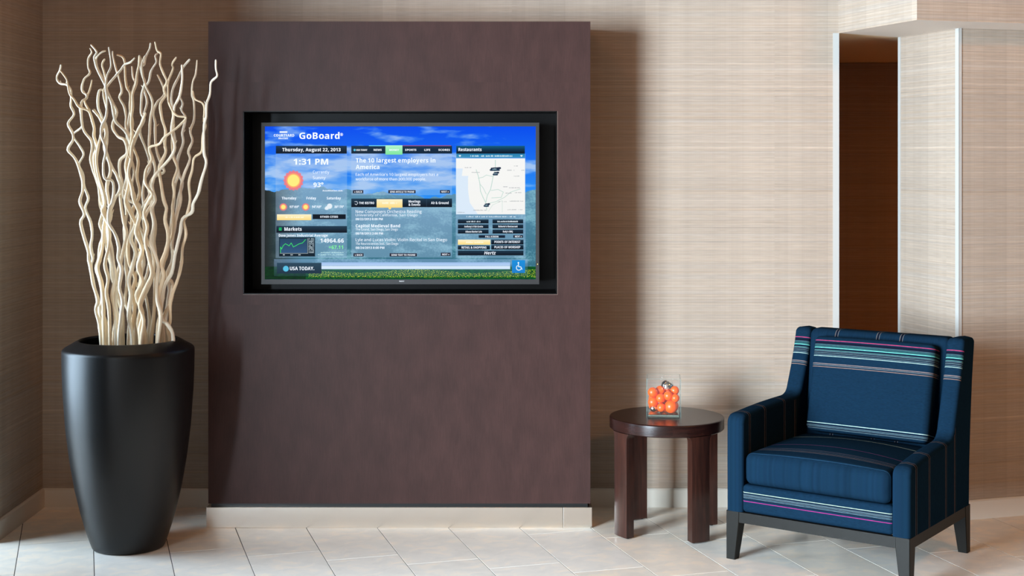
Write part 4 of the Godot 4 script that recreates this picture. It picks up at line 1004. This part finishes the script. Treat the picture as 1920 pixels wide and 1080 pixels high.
# ------------------------------------------------------------------ vase with balls
const VASE := Vector3(0.677, 0.511, 0.420)
func build_vase():
	var turn := deg_to_rad(-5.5)
	var o := thing("glass_vase", VASE, "square clear glass vase filled with orange and silver balls, on the round table", "vase", "", turn)
	var h := 0.075
	var t := 0.005
	var H := 0.171
	for i in 4:
		var k := Maker.new()
		var xf := Transform3D(Basis(Vector3.UP, i * PI / 2), Vector3.ZERO)
		var a := h if i % 2 == 0 else h - t - 0.0002
		add_box(k, Vector3(-a, 0.0 if i % 2 == 0 else 0.0, h - t), Vector3(a, H, h), xf)
		put("glass_side", k.mesh(), M.glass, o)
	put("glass_base", rounded(Vector3(-h + t + 0.0004, 0.0008, -h + t + 0.0004), Vector3(h - t - 0.0004, 0.013, h - t - 0.0004), 0.003, 2), M.glass_edge, o)
	var rim := Maker.new()
	for i in 4:
		var xf := Transform3D(Basis(Vector3.UP, i * PI / 2), Vector3.ZERO)
		add_box(rim, Vector3(-h, H, h - t), Vector3(h - t, H + 0.0012, h), xf)
		add_box(rim, Vector3(h - 0.0012, 0.0, h - 0.0012), Vector3(h + 0.0006, H, h + 0.0006), xf)
	tag(put("glass_edge", rim.mesh(), M.glass_green, o), "ground greenish edge of the glass")
	# [across, up, towards the front, radius, colour, label]
	var balls := [
		[-0.045, 0.0365, 0.042, 0.0150, 1, "small silver ball in the lower left corner of the glass vase"],
		[0.0335, 0.0450, 0.036, 0.0298, 0, "largest orange ball, low at the right of the glass vase"],
		[-0.0105, 0.0420, 0.046, 0.0195, 0, "orange ball at the bottom of the vase, left of the largest"],
		[-0.0470, 0.0650, 0.042, 0.0220, 0, "orange ball at the left glass, just above the small silver ball"],
		[-0.0135, 0.0830, 0.046, 0.0205, 0, "orange ball in the middle of the vase, second row up"],
		[0.0205, 0.0945, 0.046, 0.0210, 0, "orange ball in the middle of the vase, under the large silver ball"],
		[0.0515, 0.0850, 0.047, 0.0185, 0, "orange ball at the right glass, resting on the largest orange ball"],
		[-0.0480, 0.1080, 0.040, 0.0220, 0, "topmost orange ball at the left glass of the vase"],
		[0.0490, 0.1150, 0.022, 0.0195, 0, "topmost orange ball at the right glass of the vase"],
		[-0.0150, 0.1120, 0.010, 0.0210, 0, "orange ball set back between the topmost ones, left of the large silver ball"],
		[0.0170, 0.1320, 0.014, 0.0290, 1, "large silver ball crowning the pile in the glass vase"]]
	for b in balls: ball(o, b)
	# the ones behind, glimpsed between the front ones
	for b in [[-0.032, 0.0345, 0.003, 0.021, "bottom left of the second row"], [0.008, 0.0345, -0.014, 0.021, "bottom middle of the second row"], [-0.045, 0.0345, -0.047, 0.021, "bottom left of the back row"], [0.0, 0.0345, -0.052, 0.0195, "bottom middle of the back row"],
		[0.045, 0.0365, -0.044, 0.022, "bottom right of the back row"], [-0.045, 0.075, -0.005, 0.021, "middle left of the second row"], [-0.003, 0.074, 0.001, 0.021, "centre of the second row"], [0.044, 0.082, -0.015, 0.021, "middle right of the second row"],
		[-0.03, 0.075, -0.048, 0.0205, "middle left of the back row"], [0.014, 0.076, -0.050, 0.0205, "centre of the back row"], [0.016, 0.100, -0.012, 0.017, "top of the second row"]]:
		ball(o, [b[0], b[1], b[2], b[3], 0, "orange ball glimpsed behind others in the vase, " + b[4]])

func ball(vase: Node3D, b: Array):
	var m := SphereMesh.new()
	m.radius = b[3]; m.height = 2.0 * b[3]; m.radial_segments = 32; m.rings = 16
	var at: Vector3 = vase.transform * Vector3(b[0], b[1] - 0.001, b[2])
	var o := put("orange_ball" if b[4] == 0 else "silver_ball", m, M.orange if b[4] == 0 else M.silver, self, at)
	tag(o, b[5], "ball", "balls in the glass vase")

# ------------------------------------------------------------------ armchair
const CHAIR := Vector3(1.41, 0, 0.834)
const HW := 0.392
const HD := 0.35

# outline of one side in (z, y), from the foot of the front up and back round; returns the runs [points, kind]
func side_outline(arm0: float, arm1: float, wing: Array, top: float, topback: float) -> Array:
	var front := [Vector2(HD, 0.2), Vector2(HD, 0.24), Vector2(HD + 0.001, arm0 * 0.6 + 0.08), Vector2(HD, arm0 - 0.045)]
	var corner := []
	for i in 7:
		var a := deg_to_rad(90.0 * i / 6.0)
		corner.append(Vector2(HD - 0.04 + 0.04 * cos(a), arm0 - 0.04 + 0.04 * sin(a)))
	front.append_array(corner.slice(0, 4))
	var arm := corner.slice(3)
	var w0: Vector2 = wing[0]
	var join := Vector2(w0.x + 0.075, arm1)
	for i in range(1, 9): arm.append((corner[6] as Vector2).lerp(join, i / 8.0) + Vector2(0, 0.004 * sin(PI * i / 8.0)))
	var w := [arm[-1]]
	# fillet from the arm into the wing
	for i in range(1, 7):
		var t := i / 6.0
		var c := Vector2(w0.x + 0.012, arm1 + 0.002)
		w.append(join.lerp(c, t).lerp(c.lerp(w0, t), t))
	for i in wing.size() - 1:
		for j in range(1, 4):
			var p0: Vector2 = wing[maxi(i - 1, 0)]
			var p3: Vector2 = wing[mini(i + 2, wing.size() - 1)]
			w.append((wing[i] as Vector2).cubic_interpolate(wing[i + 1], p0, p3, j / 3.0))
	var last: Vector2 = w[-1]
	var r := 0.03
	var crown := [last]
	for i in range(1, 6):
		var a := deg_to_rad(90.0 * i / 5.0)
		crown.append(Vector2(last.x - r + r * cos(a), last.y + (top - last.y) * sin(a)))
	for i in range(1, 4): crown.append(Vector2(lerpf(last.x - r, topback + 0.025, i / 3.0), top - 0.002 * i / 3.0))
	for i in range(1, 5):
		var a := deg_to_rad(90.0 * i / 4.0)
		crown.append(Vector2(topback + 0.025 - 0.025 * sin(a), top - 0.025 + 0.023 * cos(a)))
	var back := [crown[-1], Vector2(-0.385, 0.72), Vector2(-0.365, 0.55), Vector2(-0.35, 0.38), Vector2(-0.345, 0.2)]
	return [[front, 0], [arm, 1], [w, 2], [crown, 2], [back, 0]]

func side_panel(x0: float, x1: float, runs: Array) -> ArrayMesh:
	var k := Maker.new()
	var rb := 0.017
	var all := []
	for run in runs:
		for p in run[0]:
			if all.is_empty() or (all[-1] as Vector2).distance_to(p) > 1e-6: all.append(p)
	var normal := {}
	for i in all.size():
		var a: Vector2 = all[maxi(i - 1, 0)]
		var b: Vector2 = all[mini(i + 1, all.size() - 1)]
		var t := (b - a).normalized()
		normal[(all[i] * 1e5).round()] = Vector2(t.y, -t.x)
	var ring := []
	for i in 5:
		var a := deg_to_rad(90.0 * i / 4.0)
		ring.append([x0 + rb * (1.0 - cos(a)), rb * (1.0 - sin(a))])
	ring.append([(x0 + x1) / 2.0, -0.003])
	for i in 5:
		var a := deg_to_rad(90.0 - 90.0 * i / 4.0)
		ring.append([x1 - rb * (1.0 - cos(a)), rb * (1.0 - sin(a))])
	for run in runs:
		var pts := []; var uvs := []
		for q in run[0].size():
			var p: Vector2 = run[0][q]
			var nn: Vector2 = normal[(p * 1e5).round()]
			for r in ring:
				var w: Vector2 = p - nn * r[1]
				pts.append(Vector3(r[0], w.y, w.x))
				var u: float = r[0]
				uvs.append(cloth(2, 0.14, u) if run[1] == 0 else cloth(2, HD - p.x, u) if run[1] == 1 else cloth(0, 0.9 - p.y, u))
		k.grid(pts, ring.size(), uvs)
	weld_normals(k)
	for e in 2:
		var x := x0 if e == 0 else x1
		var poly := PackedVector2Array()
		for p in all: poly.append(p - normal[(p * 1e5).round()] * rb)
		var tris := Geometry2D.triangulate_polygon(poly)
		var nn := Vector3.LEFT if e == 0 else Vector3.RIGHT
		var first := k.v.size()
		for p in poly: k.vert(Vector3(x, p.y, p.x), nn, cloth(2, HD - p.x, p.y))
		for t in range(0, tris.size(), 3):
			var a := k.v[first + tris[t]]; var b := k.v[first + tris[t + 1]]; var c := k.v[first + tris[t + 2]]
			if (b - a).cross(c - a).dot(nn) > 0: k.tri(first + tris[t], first + tris[t + 1], first + tris[t + 2])
			else: k.tri(first + tris[t], first + tris[t + 2], first + tris[t + 1])
	return k.mesh()

func build_armchair():
	var o := thing("armchair", CHAIR, "navy blue armchair with colourful woven stripes and dark wooden legs, turned towards the window", "armchair", "", deg_to_rad(-36.0))
	# wooden base: a rail all round and four tapered legs
	var k := Maker.new()
	var lw := 0.058
	add_box(k, Vector3(-HW + lw, 0.156, HD - 0.028), Vector3(HW - lw, 0.199, HD - 0.002))
	add_box(k, Vector3(-HW + lw, 0.156, -HD + 0.002), Vector3(HW - lw, 0.199, -HD + 0.028))
	add_box(k, Vector3(HW - 0.028, 0.156, -HD + lw), Vector3(HW - 0.002, 0.199, HD - lw))
	add_box(k, Vector3(-HW + 0.002, 0.156, -HD + lw), Vector3(-HW + 0.028, 0.199, HD - lw))
	put("base_rail", k.mesh(), M.frame, o)
	for sx in [-1, 1]:
		for sz in [-1, 1]:
			var g := Maker.new()
			var rows := [[0.0, 0.040], [0.150, 0.058], [0.1995, 0.060]]
			var rings := []
			for r in rows:
				var s: float = r[1]
				var c := 0.003
				var ring := []
				for q in [Vector2(0, c), Vector2(c, 0), Vector2(s - c, 0), Vector2(s, c), Vector2(s, s - c), Vector2(s - c, s), Vector2(c, s), Vector2(0, s - c)]:
					ring.append(Vector3(sx * (HW - q.x), r[0], sz * (HD - q.y)))
				if sx * sz > 0: ring.reverse()
				rings.append(ring)
			for i in 2:
				for j in 8:
					var j2 := (j + 1) % 8
					g.face(rings[i][j2], rings[i][j], rings[i + 1][j], rings[i + 1][j2])
			for j in range(1, 7): g.face(rings[0][0], rings[0][j], rings[0][j + 1], rings[0][j + 1])
			put("leg", g.mesh(), M.frame, o)
	# upholstered box under the cushions
	put("seat_front", rounded(Vector3(-0.323, 0.2, 0.02), Vector3(0.323, 0.315, 0.346), 0.018, 3, 4, null,
		func(p: Vector3, f: Vector3) -> Vector2: return cloth(1, 0.309 - p.y if f.z > 0.5 else 0.2, p.x)), M.fabric, o)
	# the two sides: the one by the table stands higher than the other
	var left := side_outline(0.600, 0.612, [Vector2(-0.222, 0.650), Vector2(-0.262, 0.735), Vector2(-0.295, 0.82), Vector2(-0.312, 0.875)], 0.897, -0.412)
	tag(put("arm", side_panel(-HW, -0.318, left), M.fabric, o), "taller arm and wing by the table")
	var right := side_outline(0.470, 0.503, [Vector2(-0.150, 0.560), Vector2(-0.195, 0.68), Vector2(-0.235, 0.79), Vector2(-0.262, 0.872)], 0.902, -0.412)
	tag(put("arm", side_panel(0.318, HW, right), M.fabric, o), "lower arm with a long wing")
	# leaning back panel
	var lean := func(p: Vector3) -> Vector3: return p + Vector3(0, 0, -0.09 * (p.y - 0.2) / 0.69)
	put("back", rounded(Vector3(-0.319, 0.2, -0.32), Vector3(0.319, 0.897, -0.215), 0.03, 3, 6, lean,
		func(p: Vector3, f: Vector3) -> Vector2: return cloth(2, 0.40 + p.x, p.z)), M.fabric, o)
	# seat cushion, crowned and a little creased at the front
	var nz := FastNoiseLite.new(); nz.seed = 4; nz.frequency = 9.0
	var puff := func(p: Vector3) -> Vector3:
		var u := clampf(p.x / 0.31, -1.0, 1.0)
		var w := clampf((p.z - 0.07) / 0.28, -1.0, 1.0)
		var v := clampf((p.y - 0.38) / 0.065, -1.0, 1.0)
		var q := p
		q.y += 0.030 * (1.0 - u * u) * (1.0 - w * w * 0.75) * clampf(v, 0, 1)
		q.z += (0.012 * (1.0 - v * v) * (1.0 - u * u * u * u) + 0.005 * nz.get_noise_2d(p.x * 0.9, p.y * 0.5) * (1.0 - v * v)) * clampf(w * 3.0 - 1.5, 0.0, 1.0)
		return q
	put("seat_cushion", rounded(Vector3(-0.311, 0.316, -0.22), Vector3(0.311, 0.445, 0.350), 0.030, 4, 16, puff,
		func(p: Vector3, f: Vector3) -> Vector2: return cloth(3, 0.0 if f.z > 0.5 or f.y < -0.5 else 0.352 - p.z, p.x)), M.fabric, o)
	# back cushion, leaning on the back panel
	var tilt := Transform3D(Basis(Vector3.RIGHT, deg_to_rad(-14.5)), Vector3(0.008, 0.445, -0.255))
	var pillow := func(p: Vector3) -> Vector3:
		var u := clampf(p.x / 0.275, -1.0, 1.0)
		var v := clampf((p.y - 0.208) / 0.208, -1.0, 1.0)
		var q := p
		q.z += 0.026 * (1.0 - u * u) * (1.0 - v * v * 0.8) * clampf((p.z - 0.06) / 0.06, 0.0, 1.0)
		q.y += 0.003 * (1.0 - u * u) * clampf(v * 4.0 - 3.0, 0.0, 1.0)
		return tilt * q
	put("back_cushion", rounded(Vector3(-0.272, 0.0, 0.0), Vector3(0.272, 0.414, 0.125), 0.026, 4, 16, pillow,
		func(p: Vector3, f: Vector3) -> Vector2: return cloth(0, 0.438 - p.y if absf(f.y) < 0.5 else 0.02, p.x)), M.fabric, o)
